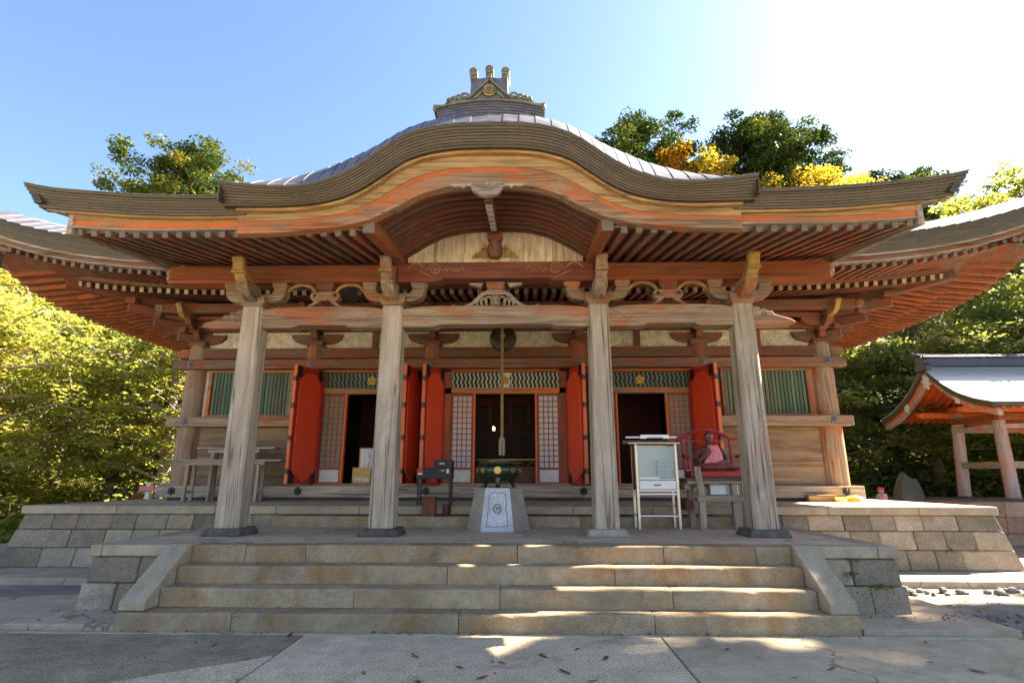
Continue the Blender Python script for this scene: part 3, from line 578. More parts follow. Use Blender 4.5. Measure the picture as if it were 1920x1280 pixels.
# boards, bands and bargeboard under the shingles
mixc = lambda t: (lambda x: lerp(KB(x), HB(x), t))
xk = np.linspace(-3.22, 3.22, 129)
b = B(); band(b, xk, lambda x: KB(x) + .02, lambda x: KB(x) - .035, 6.36, 6.75, 0); b.build('soffit_board', M['gold_x'], hall)
b = B(); band(b, xk, lambda x: KB(x) - .02, mixc(.43), 6.44, 6.70, 0, 6.45); b.build('upper_bargeboard', M['gold_x'], hall)
b = B(); band(b, xk, mixc(.425), mixc(.63), 6.462, 6.70, 0, 6.468); b.build('red_band', M['redband'], hall)
b = B(); band(b, xk, mixc(.62), HB, 6.448, 6.575, 0, 6.452); b.build('bargeboard', M['hafu'], hall)
b = B(); band(b, xk, lambda x: HB(x) + .028, lambda x: HB(x) - .012, 6.438, 6.58); b.build('bargeboard_moulding', M['hafu'], hall)
for s in (-1, 1):
    xo = np.linspace(3.10, 5.52, 36) * s
    up = lambda x: .06 * max(0, (abs(x) - 4.2) / 1.3) ** 2
    b = B(); band(b, xo, lambda x: OB(x) + .01, lambda x: OB(x) - .03, 6.45, 6.8); b.build('soffit_board', M['gold_x'], hall)
    b = B(); band(b, xo, lambda x: OB(x) - .0, lambda x: 4.852 + up(x), 6.505, 6.75, 0, 6.515); b.build('upper_bargeboard', M['gold_x'], hall)
    b = B(); band(b, xo, lambda x: 4.852 + up(x), lambda x: 4.752 + up(x), 6.52, 6.74, 0, 6.53); b.build('red_band', M['redband'], hall)
    b = B(); band(b, xo, lambda x: 4.762 + up(x), lambda x: 4.738 + up(x), 6.508, 6.75); b.build('eave_fillet', M['grey_x'], hall)
    # board closing the side of the roof
    B().hexa([(s * 5.52, 6.50, 4.70), (s * 5.44, 6.50, 4.70), (s * 5.44, 8.75, 5.03), (s * 5.52, 8.75, 5.03), (s * 5.52, 6.50, 5.02), (s * 5.44, 6.50, 5.02), (s * 5.44, 8.75, 5.45), (s * 5.52, 8.75, 5.45)]).build('side_board', M['grey_y'], hall, bev=.008)
    B().hexa([(s * 5.80, 6.46, 5.02), (s * 5.50, 6.46, 4.97), (s * 5.50, 10.2, 5.75), (s * 5.80, 10.2, 5.80), (s * 5.80, 6.46, 5.05), (s * 5.50, 6.46, 5.0), (s * 5.50, 10.2, 5.8), (s * 5.80, 10.2, 5.85)]).build('side_soffit', M['grey_y'], hall)
# straight rafters of the porch, with ceiling boards over them
rm = B().beam((0, 6.56, 0), (0, 9.2, .209 * 2.64), .078, .092); rm.m = [1, 0, 0, 0, 0, 0]; rme = rm.mesh('rafter', [M['red_y'], M['rend']], bev=.004)
k = 0; x = 1.76
while x < 5.42:
    for s in (-1, 1): put('rafter', rme, hall, (s * x, 0, 4.702 + .06 * max(0, (x - 4.2) / 1.3) ** 2))
    x += .1905
for s in (-1, 1):
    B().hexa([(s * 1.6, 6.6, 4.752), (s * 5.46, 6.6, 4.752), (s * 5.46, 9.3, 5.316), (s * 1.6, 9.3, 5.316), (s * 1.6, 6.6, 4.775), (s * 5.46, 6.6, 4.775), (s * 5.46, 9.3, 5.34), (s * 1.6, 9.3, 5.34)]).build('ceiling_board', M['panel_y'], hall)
    # heavy rafter beside the curved gable
    b = B().beam((s * 1.545, 6.53, 4.80), (s * 1.545, 8.9, 5.16), .155, .235); b.m = [1, 0, 0, 0, 0, 0]; b.build('edge_rafter', [M['keta_y'], M['rend']], hall, bev=.008)
    B().hexa([(s * 1.50, 6.6, 4.86), (s * 1.60, 6.6, 4.86), (s * 1.60, 8.6, 5.2), (s * 1.50, 8.6, 5.2), (s * 1.50, 6.6, 5.1), (s * 1.60, 6.6, 5.1), (s * 1.60, 8.6, 5.5), (s * 1.50, 8.6, 5.5)]).build('vault_side', M['rust_y'], hall)
# curved ribs and boards of the vault
RV = curve([(0, 5.39), (.3, 5.385), (.55, 5.36), (.85, 5.28), (1.1, 5.15), (1.3, 5.02), (1.5, 4.90)])
for k in range(9):
    y = 6.68 + k * .195; dz = .155 * k / 8
    b = B(); band(b, np.linspace(-1.5, 1.5, 41), lambda x: RV(x) + .05 + dz, lambda x: RV(x) - .035 + dz, y, y + .075); b.build('vault_rib', M['rust_x'], hall)
b = B(); vs = []
for k in range(10):
    y = 6.56 + k * .20; dz = .155 * (k - .5) / 8; vs += [(x, y, RV(x) + .048 + dz) for x in np.linspace(-1.52, 1.52, 41)]
fs = [(j * 41 + i, j * 41 + i + 1, (j + 1) * 41 + i + 1, (j + 1) * 41 + i) for j in range(9) for i in range(40)]
n0 = len(vs); vs += [(v[0], v[1], v[2] + .03) for v in vs]; fs += [tuple(q + n0 for q in f) for f in fs[:]]
b.add(vs, fs); b.build('vault_boards', M['rust_x'], hall)
# flaking white gable planks behind the vault
for a, c in zip([-1.42, -.99, -.51, 0, .465, .93, 1.42][:-1], [-1.42, -.99, -.51, 0, .465, .93, 1.42][1:]):
    X = np.linspace(a + .004, c - .004, 8); b = B(); band(b, X, lambda x: min(RV(x) + .19, 5.62), lambda x: 5.0, 8.33 + random.uniform(-.006, .006), 8.37); b.build('gable_plank', M['plaster'], hall)
# ridge purlin with paper slips, king post, carved leaves, pendant
pu = B().beam((0, 6.56, 5.215), (0, 8.34, 5.535), .105, .18).build('ridge_purlin', M['rust_y'], hall, bev=.006)
pd = Vector((0, 1.78, .32)).normalized(); pn = Vector((0, -pd.z, pd.y))
def slip(t0, t1, txts, w=.088, inv=False):
    a = Vector((0, 6.56, 5.215)) + pd * t0 - pn * .0925; c = Vector((0, 6.56, 5.215)) + pd * t1 - pn * .0925
    b = B(); vs = [a + Vector((-w / 2, 0, 0)), a + Vector((w / 2, 0, 0)), c + Vector((w / 2, 0, 0)), c + Vector((-w / 2, 0, 0))]; b.add(vs + [v - pn * .002 for v in vs], [(0, 1, 2, 3), (7, 6, 5, 4), (0, 4, 5, 1), (1, 5, 6, 2), (2, 6, 7, 3), (3, 7, 4, 0)]); o = b.build('paper_slip', M['sackw'], pu)
    for i, (ch, sz) in enumerate(txts):
        cu = bpy.data.curves.new('slip_writing', 'FONT'); cu.body = ch; cu.size = sz; cu.align_x = 'CENTER'; cu.align_y = 'CENTER'; cu.extrude = .0006; cu.materials.append(M['black'])
        tmp = bpy.data.objects.new('tmp', cu); col.objects.link(tmp); dg = bpy.context.evaluated_depsgraph_get(); me_t = bpy.data.meshes.new_from_object(tmp.evaluated_get(dg)); bpy.data.objects.remove(tmp)
        tx = bpy.data.objects.new('slip_writing', me_t); col.objects.link(tx); tx.parent = o
        f = (i + .5) / len(txts); q = a.lerp(c, f) - pn * .0032
        tx.location = q; zax = -pn; yax = -pd; xax = yax.cross(zax); tx.rotation_euler = Matrix((xax, yax, zax)).transposed().to_euler()
slip(.12, .34, [('五', .075)]); slip(.35, .56, [('四', .07)]); slip(.57, .80, [('◎', .10)]); slip(.82, 1.42, [('聖', .085), ('中', .12), ('田田', .05)])
B().lathe([(.085, 5.03), (.105, 5.08), (.118, 5.16), (.112, 5.25), (.09, 5.31)], (0, 8.24, 0), 18).build('king_post', M['rust_z'], hall, smooth=True)
b = B(); MASU(b, .0, 8.24, 5.312, .24, .13, .2); b.build('bearing_block', M['rust_x'], hall)
for s in (-1, 1):
    b = B(); random.seed(5)
    for k in range(26):
        u = random.random(); h = random.random() * (1 - u); x = s * (.12 + .24 * u); b.ball((x, 8.30, 5.06 + .24 * h), (random.uniform(.018, .035), .025, random.uniform(.015, .03)), 0, 7, 5)
    for k in range(5): b.tube([(s * (.13 + .04 * k), 8.28, 5.06), (s * (.14 + .045 * k), 8.26, 5.14 - .012 * k), (s * (.13 + .03 * k), 8.28, 5.22 - .03 * k)], [.02, .022, .006], 6)
    b.build('carved_foliage', M['yellow'], hall, smooth=True)
def lobes(cx, cz, L): return [(cx + r * math.cos(a), cz + r2 * math.sin(a)) for a, r, r2 in L]
pp = []
for t in np.linspace(0, math.pi, 41):
    a = math.pi + t; r = 1 + .10 * abs(math.sin(t * 3.5)) ** .6; pp.append((.20 * r * math.cos(a), 5.285 + .16 * r * math.sin(a)))
gg = B().prism(pp + [(.19, 5.33), (-.19, 5.33)], 6.40, 6.47).build('gable_pendant', M['grey_x'], hall, bev=.008)
b = B()
for k in range(12):
    a = math.pi + k * math.pi / 11; b.tube([(.04 * math.cos(a), 6.395, 5.275 + .03 * math.sin(a)), (.12 * math.cos(a), 6.392, 5.275 + .09 * math.sin(a))], [.006, .010], 5)
for s in (-1, 1): b.tube([(s * .13 + .045 * math.cos(t) * (1 - t / 12), 6.397, 5.275 + .04 * math.sin(t) * (1 - t / 12)) for t in np.linspace(0, 9, 22)], .007, 5)
b.build('carved_petals', M['grey_x'], gg)
B().ball((0, 6.395, 5.285), (.035, .02, .03)).build('carved_centre', M['gold_x'], gg, smooth=True)
for s in (-1, 1):
    pl = [(s * .19, 5.30), (s * .22, 5.255), (s * .27, 5.27), (s * .31, 5.24), (s * .345, 5.265), (s * .42, 5.255), (s * .47, 5.268), (s * .50, 5.29), (s * .19, 5.315)]
    B().prism(pl, 6.41, 6.46).build('pendant_fin', M['grey_x'], gg, bev=.005)
# ornamental ridge end
YR = 6.62
rb = lambda x: 6.675 - .12 * (x / .75) ** 2
for k in range(6):
    b = B(); X = np.linspace(-.735 + .006 * k, .735 - .006 * k, 25); t0, t1 = .235 * k / 6, .235 * (k + 1) / 6
    band(b, X, lambda x: rb(x) + .0 - t0 - .0, lambda x: rb(x) - t1 + .005, YR + .006 * k, 9.5); b.build('ridge_course', M['tile'], hall)
b = B(); band(b, np.linspace(-.77, .77, 25), lambda x: rb(x) + .028 + .05 * max(0, (abs(x) - .6) / .17) ** 2, lambda x: rb(x) + .002, YR - .03, 9.5); b.build('ridge_cover', M['verdi'], hall)
for s in (-1, 1):
    B().ball((s * .755, YR, 6.575), (.03, .04, .055)).build('ridge_stud', M['verdi'], hall, smooth=True)
oz = 6.70
bd = B().prism([(-.27, oz), (.27, oz), (.255, oz + .38), (.13, oz + .34), (0, oz + .37), (-.13, oz + .34), (-.255, oz + .38)], YR - .02, YR + .42).build('ridge_ornament', M['tile'], hall, bev=.008)
for x, z in ((-.225, oz + .44), (0, oz + .475), (.225, oz + .44)):
    c = B().lathe([(.058, -.30), (.06, -.02), (.058, 0), (.045, .006), (.042, 0), (.028, 0), (.024, .008), (.0, .008)], (x, YR - .05, z), 18, ax='y').build('round_tile_end', M['verdi'], bd, smooth=True)
    B().box(x - .03, x + .03, YR - .03, YR + .3, oz + .33, z - .03).build('tile_saddle', M['verdi'], bd)
for s in (-1, 1):
    B().beam((s * -.005, YR - .035, oz + .31), (s * .30, YR - .035, oz + .0), .03, .045, 0, (0, 1, 0)).build('chevron', M['verdi'], bd)
    B().beam((s * .10, YR - .03, oz + .11), (s * .205, YR - .03, oz + .005), .03, .035, 0, (0, 1, 0)).build('chevron', M['verdi'], bd)
    b = B()
    for k, (x, z, r) in enumerate(((.33, .065, .07), (.415, .045, .055), (.485, .03, .04), (.55, .012, .03))):
        b.tube([(s * (x + r * math.cos(t) * (1 - t / 10)), YR, oz + z + r * .8 * math.sin(t) * (1 - t / 10)) for t in np.linspace(-.6, 5.5, 18)], [.022 * (1 - q / 30) for q in range(18)], 6)
    b.prism([(s * .26, oz - .01), (s * .62, oz - .03), (s * .5, oz + .03), (s * .36, oz + .07), (s * .27, oz + .10)], YR + .005, YR + .06)
    b.build('carved_cloud', M['verdi'], bd, smooth=True)
cr = B().lathe([(.095, 0), (.095, .02), (.08, .028), (.07, .022), (0, .022)], (0, YR - .025, oz + .135), 24, ax='y').build('ridge_crest', M['brass'], bd)
b = B(); [b.ball((.045 * math.cos(a), YR - .05, oz + .135 + .045 * math.sin(a)), (.02, .012, .02), 0, 7, 5) for a in np.linspace(0, 2 * math.pi, 9)[:-1]]; b.build('crest_petals', M['verdi'], cr, smooth=True)
# ------------------------------------------------------------------ temple hall: main roof
UP = lambda x: .95 * min(1.3, abs(x) / 10.9) ** 5.2
XE, YE, YB = 10.9, 10.0, 19.2
ET = lambda x: 6.05 + UP(x); EB = lambda x: 5.735 + UP(x)
UPY = lambda y: .95 * (min(1, max(0.0, (14.6 - y) / 4.6)) ** 4.2 + (min(1, max(0.0, (y - 14.6) / 4.6)) ** 4.2))
courses('main_shingle_course', ET, EB, -XE, XE, YE, YE + .12, 7, .5)
for s in (-1, 1):
    for i in range(7):
        b = B(); ys = np.linspace(YE, YB, 40); t0, t1 = .315 * i / 7, .315 * (i + 1) / 7; xo = XE - .12 * i / 7; vs = []
        for y in ys:
            z = 6.05 + UPY(y); vs += [(s * xo, y, z - t0), (s * (xo - .16), y, z - t0), (s * (xo - .16), y, z - t1 + .004), (s * (xo - .012), y, z - t1 + .004)]
        n = len(ys); fs = [(4 * q + j, 4 * q + (j + 1) % 4, 4 * (q + 1) + (j + 1) % 4, 4 * (q + 1) + j) for q in range(n - 1) for j in range(4)] + [(0, 1, 2, 3), tuple(4 * (n - 1) + j for j in (3, 2, 1, 0))]
        b.add(vs, fs); b.build('side_shingle_course', M['copper'], hall)
# roof sheets in long strips running up the slope
def roofz(d): return .62 * min(d, .55) + .36 * max(0, d - .55)
xs = np.linspace(-XE, XE, 74)
for a, c in zip(xs[:-1], xs[1:]):
    if abs((a + c) / 2) < 4.5: continue
    D = [0, .25, .55, 1.0, 2.0, 3.2, 4.4]; b = B(); vs = []
    lim = min(XE - abs(a), XE - abs(c))
    for d in D:
        dd = min(d, max(.05, (XE - abs((a + c) / 2)) + .15))
        for x, l in ((a + .003, .004), (c - .003, .022)): vs.append((x, YE + dd, ET(x) * (1 - dd / 12) + 6.05 * dd / 12 + roofz(dd) + l))
    fs = [(2 * j, 2 * j + 1, 2 * j + 3, 2 * j + 2) for j in range(len(D) - 1)]
    o2 = len(vs); vs += [(v[0], v[1], v[2] - .03) for v in vs]; fs += [tuple(q + o2 for q in f)[::-1] for f in fs[:]] + [(2 * j + 1, 2 * j + 3, 2 * j + 3 + o2, 2 * j + 1 + o2) for j in range(len(D) - 1)] + [(2 * j + 2, 2 * j, 2 * j + o2, 2 * j + 2 + o2) for j in range(len(D) - 1)]
    b.add(vs, fs); b.build('roof_sheet', M['roofmetal'], hall)
b = B(); b.add([(-XE + .1, YE + .1, 6.0), (XE - .1, YE + .1, 6.0), (XE - .1, YB, 6.0), (-XE + .1, YB, 6.0), (-6, 14.6, 8.0), (6, 14.6, 8.0)], [(0, 1, 5, 4), (1, 2, 5), (2, 3, 4, 5), (3, 0, 4)]); b.build('roof_body', M['roofmetal'], hall)
B().box(-6.3, 6.3, 14.3, 14.9, 7.85, 8.35).build('main_ridge', M['tile'], hall, bev=.03)
# bands under the shingles
xs = np.linspace(-10.55, 10.55, 110)
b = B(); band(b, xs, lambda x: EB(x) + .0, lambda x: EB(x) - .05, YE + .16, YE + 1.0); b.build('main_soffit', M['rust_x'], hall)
b = B(); band(b, xs, lambda x: EB(x) - .0, lambda x: EB(x) - .045, YE + .14, YE + .3); b.build('upper_eave_board', M['grey_x'], hall)
b = B(); band(b, xs, lambda x: EB(x) - .04, lambda x: EB(x) - .135, YE + .19, YE + .34); b.build('main_red_band', M['red_x'], hall)
b = B(); band(b, xs, lambda x: EB(x) - .13, lambda x: EB(x) - .15, YE + .17, YE + .36); b.build('eave_fillet', M['grey_x'], hall)
for s in (-1, 1):
    for (t0, t1, x0, x1, m, nme) in ((0, .05, .16, 1.0, 'rust_y', 'main_soffit'), (.04, .135, .19, .34, 'red_y', 'main_red_band')):
        ys = np.linspace(YE + .2, YB, 40); vs = []
        for y in ys:
            z = 5.735 + UPY(y); vs += [(s * (XE - x0), y, z - t0), (s * (XE - x1), y, z - t0), (s * (XE - x1), y, z - t1), (s * (XE - x0), y, z - t1)]
        n = len(ys); fs = [(4 * q + j, 4 * q + (j + 1) % 4, 4 * (q + 1) + (j + 1) % 4, 4 * (q + 1) + j) for q in range(n - 1) for j in range(4)] + [(0, 1, 2, 3), tuple(4 * (n - 1) + j for j in (3, 2, 1, 0))]
        B().add(vs, fs).build(nme, M[m], hall)
# flying rafters and base rafters, front
def rafter_mesh(name, L, rise, w, h, m, mend, ax='y'):
    d = (0, L, rise) if ax == 'y' else (L, 0, rise)
    b = B().beam((0, 0, 0), d, w, h); b.m = [1, 0, 0, 0, 0, 0]; return b.mesh(name, [M[m], M[mend]], bev=.004)
fme = rafter_mesh('flying_rafter', 1.45, .13, .085, .10, 'red_y', 'rend'); lme = rafter_mesh('base_rafter', 2.3, .40, .095, .115, 'rust_y', 'rendw')
x = 4.9
while x < 10.1:
    for s in (-1, 1): put('flying_rafter', fme, hall, (s * x, YE + .27, 5.535 + UP(x) * .98))
    x += .20
x = .1
while x < 9.4:
    for s in (-1, 1): put('base_rafter', lme, hall, (s * x, 11.22, 5.50 + UP(x) * .62))
    x += .20
b = B(); band(b, np.linspace(-10.1, 10.1, 90), lambda x: 5.645 + UP(x) * .68, lambda x: 5.565 + UP(x) * .66, 11.14, 11.34); b.build('rafter_batten', M['rust_x'], hall)
b = B(); vs = []
X = np.linspace(-10.2, 10.2, 70)
for y, z, u in ((YE + .3, 5.595, .98), (11.3, 5.70, .72), (11.31, 5.645, .66), (13.2, 5.99, .3)): vs += [(x, y, z + UP(x) * u) for x in X]
fs = [(j * 70 + i, j * 70 + i + 1, (j + 1) * 70 + i + 1, (j + 1) * 70 + i) for j in range(3) for i in range(69)]
n0 = len(vs); vs += [(v[0], v[1], v[2] + .03) for v in vs]; fs += [tuple(q + n0 for q in f) for f in fs[:]]
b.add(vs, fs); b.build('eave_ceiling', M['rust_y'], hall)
# side eaves: rafters run out over the side walls
for s in (-1, 1):
    sf = rafter_mesh('flying_rafter', -1.45 * s, .13, .085, .10, 'keta_y', 'rend', 'x'); sl = rafter_mesh('base_rafter', -2.3 * s, .40, .095, .115, 'keta_y', 'rend', 'x')
    y = 11.0
    while y < 18.7:
        put('flying_rafter', sf, hall, (s * (XE - .27), y, 5.535 + UPY(y) * .98))
        if y > 11.6: put('base_rafter', sl, hall, (s * (XE - 1.22), y, 5.50 + UPY(y) * .62))
        y += .235
    vs = []; Y = np.linspace(10.3, 18.9, 40)
    for xx, z, u in ((XE - .3, 5.595, .98), (XE - 1.3, 5.70, .72), (XE - 1.31, 5.645, .66), (XE - 3.5, 5.99, .3)): vs += [(s * xx, y, z + UPY(y) * u) for y in Y]
    fs = [(j * 40 + i, j * 40 + i + 1, (j + 1) * 40 + i + 1, (j + 1) * 40 + i) for j in range(3) for i in range(39)]
    n0 = len(vs); vs += [(v[0], v[1], v[2] + .03) for v in vs]; fs += [tuple(q + n0 for q in f) for f in fs[:]]
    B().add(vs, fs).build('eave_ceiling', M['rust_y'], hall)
    B().beam((s * 7.2, 13.2, 5.75), (s * 10.42, 10.42, 6.30), .20, .27).build('hip_rafter', M['red_y'], hall, bev=.01)
    B().beam((s * 7.2, 13.2, 5.55), (s * 9.55, 11.17, 5.80), .22, .26).build('hip_rafter', M['rust_y'], hall, bev=.01)
    B().beam((s * 10.3, 10.5, 6.28), (s * 10.75, 10.12, 6.50), .24, .30).build('hip_rafter_tip', M['grey_y'], hall, bev=.015)
# ------------------------------------------------------------------ temple hall: front wall
PX = [-7.44, -4.58, -1.74, 1.74, 4.58, 7.44]
for i, x in enumerate(PX):
    B().lathe([(.265, 1.45), (.262, 2.6), (.25, 4.0), (.235, 4.72)], (x, 12.95, 0), 24).build('wall_post', M['pgrey_z' if abs(x) > 7 else 'red_z'], hall, smooth=True)
B().box(-7.83, 7.83, 12.58, 13.05, 1.195, 1.45).build('ground_sill', M['grey_x'], hall, bev=.012)
B().box(-7.6, 7.6, 12.7, 13.2, 1.10, 1.20).build('sill_footing', M['plinth'], hall)
def boss(x, z, y, r, m='iron', parent=hall):
    pts = [(x + r * (1.0 if k % 2 else .8) * math.cos(k * math.pi / 6), z + r * (1.0 if k % 2 else .8) * math.sin(k * math.pi / 6)) for k in range(12)]
    o = B().prism(pts, y - .02, y + .01).build('nail_cover', M[m], parent, bev=.006); B().ball((x, y - .022, z), (r * .45, .03, r * .45), 0, 10, 6).build('nail_head', M[m], o, smooth=True)
for x in (-7.45, -4.6, -1.74, 1.74, 4.58, 7.42): boss(x, 1.335, 12.58, .095)
for s in (-1, 1):
    x0, x1 = sorted((s * 4.50, s * 7.83)); B().box(x0, x1, 12.60, 12.84, 2.765, 2.99).build('lower_rail', M['pgrey_x'], hall, bev=.012)
    for x in (7.40, 4.70): boss(s * x, 2.878, 12.60, .09, 'tile')
B().box(-7.86, 7.86, 12.60, 12.84, 4.115, 4.335).build('upper_rail', M['red_x'], hall, bev=.012)
for x in PX: boss(x, 4.225, 12.60, .085, 'tile')
B().box(-7.65, 7.65, 12.78, 13.05, 4.40, 4.645).build('head_beam', M['rust_x'], hall, bev=.01)
B().box(-7.6, 7.6, 12.9, 13.1, 4.336, 4.40).build('infill_strip', M['frieze'], hall)
# frieze panels between the brackets
for a, c in zip(PX[:-1], PX[1:]):
    mid = (a + c) / 2
    for p, q in ((a + .12, mid - .07), (mid + .07, c - .12)): B().box(p, q, 12.93, 12.99, 4.65, 5.08).build('frieze_panel', M['frieze'], hall)
    B().box(mid - .07, mid + .07, 12.88, 12.99, 4.65, 5.08).build('frieze_stud', M['rust_z'], hall)
B().box(-7.7, 7.7, 12.75, 13.05, 5.07, 5.24).build('wall_plate', M['rust_x'], hall, bev=.01)
B().box(-8.2, 8.2, 12.12, 12.34, 5.36, 5.57).build('eave_purlin', M['rust_x'], hall, bev=.01)
B().box(-7.5, 7.5, 12.98, 13.08, 5.24, 5.95).build('upper_wall', M['rust_x'], hall)
B().box(-8.0, 8.0, 12.45, 12.6, 5.28, 5.36).build('bracket_tie', M['rust_x'], hall)
ARM2 = [(-.62, .24), (-.60, .14), (-.50, .05), (-.32, 0), (.32, 0), (.50, .05), (.60, .14), (.62, .24)]
def bracket(x, sx=1):
    g = B(); MASU(g, x, 12.93, 4.64, .42, .17, .42); o = g.build('capital_block', M['rust_x'], hall, bev=.008)
    B().prism([(x + a, 4.76 + z) for a, z in ARM2], 12.85, 12.98).build('wall_bracket', M['rust_x'], hall, bev=.01)
    for y0, y1, z in ((12.62, 13.0, 4.78), (12.22, 12.75, 5.03)):
        B().prism([(y1, z + .22), (y1, z), (y0 + .22, z + .01), (y0 + .06, z + .09), (y0, z + .22)], x - .075, x + .075, 'x').build('projecting_bracket', M['rust_y'], hall, bev=.01)
    for y, z in ((12.66, 5.0), (12.26, 5.25)):
        g = B(); MASU(g, x, y, z, .22, .11, .22); g.build('bearing_block', M['rust_x'], hall, bev=.006)
    B().prism([(x + a * .8, 5.10 + z * .8) for a, z in ARM2], 12.58, 12.70).build('outer_bracket', M['rust_x'], hall, bev=.01)
    for s in (-1, 1):
        g = B(); MASU(g, x + s * .42, 12.64, 5.285, .2, .10, .2); g.build('bearing_block', M['rust_x'], hall, bev=.006)
    B().prism([(12.30, 5.20), (12.05, 5.22), (11.92, 5.30), (11.86, 5.42), (11.80, 5.46), (11.84, 5.52), (11.95, 5.50), (12.05, 5.42), (12.30, 5.40)], x - .06, x + .06, 'x').build('tail_nosing', M['yellow' if abs(x) > 7 else 'rust_y'], hall, bev=.01)
for x in PX: bracket(x)
for s in (-1, 1):     # corner brackets step out on the diagonal and to the side
    for k in range(3):
        d = .38 * (k + 1); z = 4.76 + .25 * k
        B().beam((s * (7.44 - .2), 12.95 + .2, z + .1), (s * (7.44 + d), 12.95 - d, z + .13), .15, .2).build('diagonal_bracket', M['rust_y'], hall, bev=.012)
        g = B(); MASU(g, s * (7.44 + d - .06), 12.95 - d + .06, z + .235, .25, .12, .25); g.build('bearing_block', M['rust_x'], hall, bev=.006)
        B().beam((s * 7.2, 12.95, z + .1), (s * (7.44 + d + .12), 12.95, z + .12), .14, .2).build('side_bracket', M['rust_x'], hall, bev=.012)
    sp = [(s * 8.05 + s * .09 * math.cos(t) * (1 - t / 16), 12.10, 5.45 + .09 * math.sin(t) * (1 - t / 16)) for t in np.linspace(0, 13, 34)]
    B().tube(sp, .018, 6).build('carved_spiral', M['pgrey_x'], hall, smooth=True)
    B().prism([(s * 7.5, 4.42), (s * 7.86, 4.42), (s * 7.97, 4.48), (s * 7.95, 4.57), (s * 7.85, 4.64), (s * 7.5, 4.64)], 12.82, 13.02).build('beam_nosing', M['red_x'], hall, bev=.01)
    # side wall and corner
    B().box(*sorted((s * 7.36, s * 7.48)), 13.1, 17.4, 1.2, 5.9).build('side_wall', M['panel_y'], hall)
    for y in (15.2, 17.3): B().lathe([(.25, 1.4), (.24, 5.0)], (s * 7.44, y, 0), 16).build('wall_post', M['red_z'], hall, smooth=True)
    B().box(*sorted((s * 7.2, s * 7.70)), 13.06, 17.5, 1.2, 1.45).build('ground_sill', M['grey_y'], hall)
    B().box(*sorted((s * 7.3, s * 7.66)), 13.0, 17.5, 4.115, 4.335).build('upper_rail', M['red_y'], hall)
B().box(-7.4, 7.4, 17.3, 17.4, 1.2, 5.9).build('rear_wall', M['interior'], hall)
# outer bays: slatted window above, broad boards below
slat = B().hexa([(-.032, .0, 0), (0, -.03, 0), (.032, 0, 0), (0, .03, 0), (-.032, 0, 1.06), (0, -.03, 1.06), (.032, 0, 1.06), (0, .03, 1.06)]).mesh('slat', M['green'])
for s in (-1, 1):
    cx = s * 6.05
    for z0, z1, zj in ((1.45, 1.98, 0), (1.98, 2.77, .002)): B().box(cx - 1.28, cx + 1.28, 12.90 + zj, 12.95, z0 + .003, z1 - .003).build('wall_board', M['panel_x'], hall, bev=.004)
    B().box(cx - 1.26, cx - 1.0, 12.90, 12.96, 2.99, 4.12).build('jamb_board', M['frieze' if s < 0 else 'pgrey_z'], hall); B().box(cx + 1.0, cx + 1.26, 12.90, 12.96, 2.99, 4.12).build('jamb_board', M['frieze' if s < 0 else 'pgrey_z'], hall)
    w = B().box(cx - 1.02, cx - .945, 12.80, 12.93, 2.99, 4.115).box(cx + .945, cx + 1.02, 12.80, 12.93, 2.99, 4.115).box(cx - .945, cx + .945, 12.80, 12.93, 2.99, 3.05).box(cx - .945, cx + .945, 12.80, 12.93, 4.06, 4.115).build('window', M['hafu' if s < 0 else 'red_x'], hall, bev=.006)
    B().box(cx - .95, cx + .95, 12.94, 12.96, 3.04, 4.08).build('window_backing', M['darkgreen'], w)
    for k in range(22): put('slat', slat, w, (cx - .90 + k * 1.80 / 21, 12.87, 3.03))
# door bays
def wave(L, m):
    pts = [(.018 * math.sin(z / L * 4 * math.pi), 0, z) for z in np.linspace(0, L, 15)]
    b = B(); vs = []
    for p in pts: vs += [(p[0] - .017, -.012, p[2]), (p[0] + .017, -.012, p[2]), (p[0] + .017, .012, p[2]), (p[0] - .017, .012, p[2])]
    fs = [(4 * i + j, 4 * i + (j + 1) % 4, 4 * i + 4 + (j + 1) % 4, 4 * i + 4 + j) for i in range(14) for j in range(4)] + [(3, 2, 1, 0), (56, 57, 58, 59)]
    b.add(vs, fs); return b.mesh('wave_slat', M[m])
wm = {0: wave(.36, 'wavewhite'), 1: wave(.36, 'greenwave')}
def crest(x, z, y, r, parent):
    b = B(); pts = [(x + r * (1 + .18 * math.cos(5 * a)) * math.sin(a), z + r * (1 + .18 * math.cos(5 * a)) * math.cos(a)) for a in np.linspace(0, 2 * math.pi, 41)[:-1]]
    o = b.prism(pts, y - .015, y).build('gilt_crest', M['gold'], parent, bev=.004)
    g = B()
    for k in range(5):
        a = 2 * math.pi * k / 5; g.ball((x + r * .55 * math.sin(a), y - .018, z + r * .55 * math.cos(a)), (r * .28, .02, r * .28), 0, 8, 5)
    g.ball((x, y - .02, z), (r * .22, .025, r * .22)); g.build('crest_petals', M['gold'], o, smooth=True)
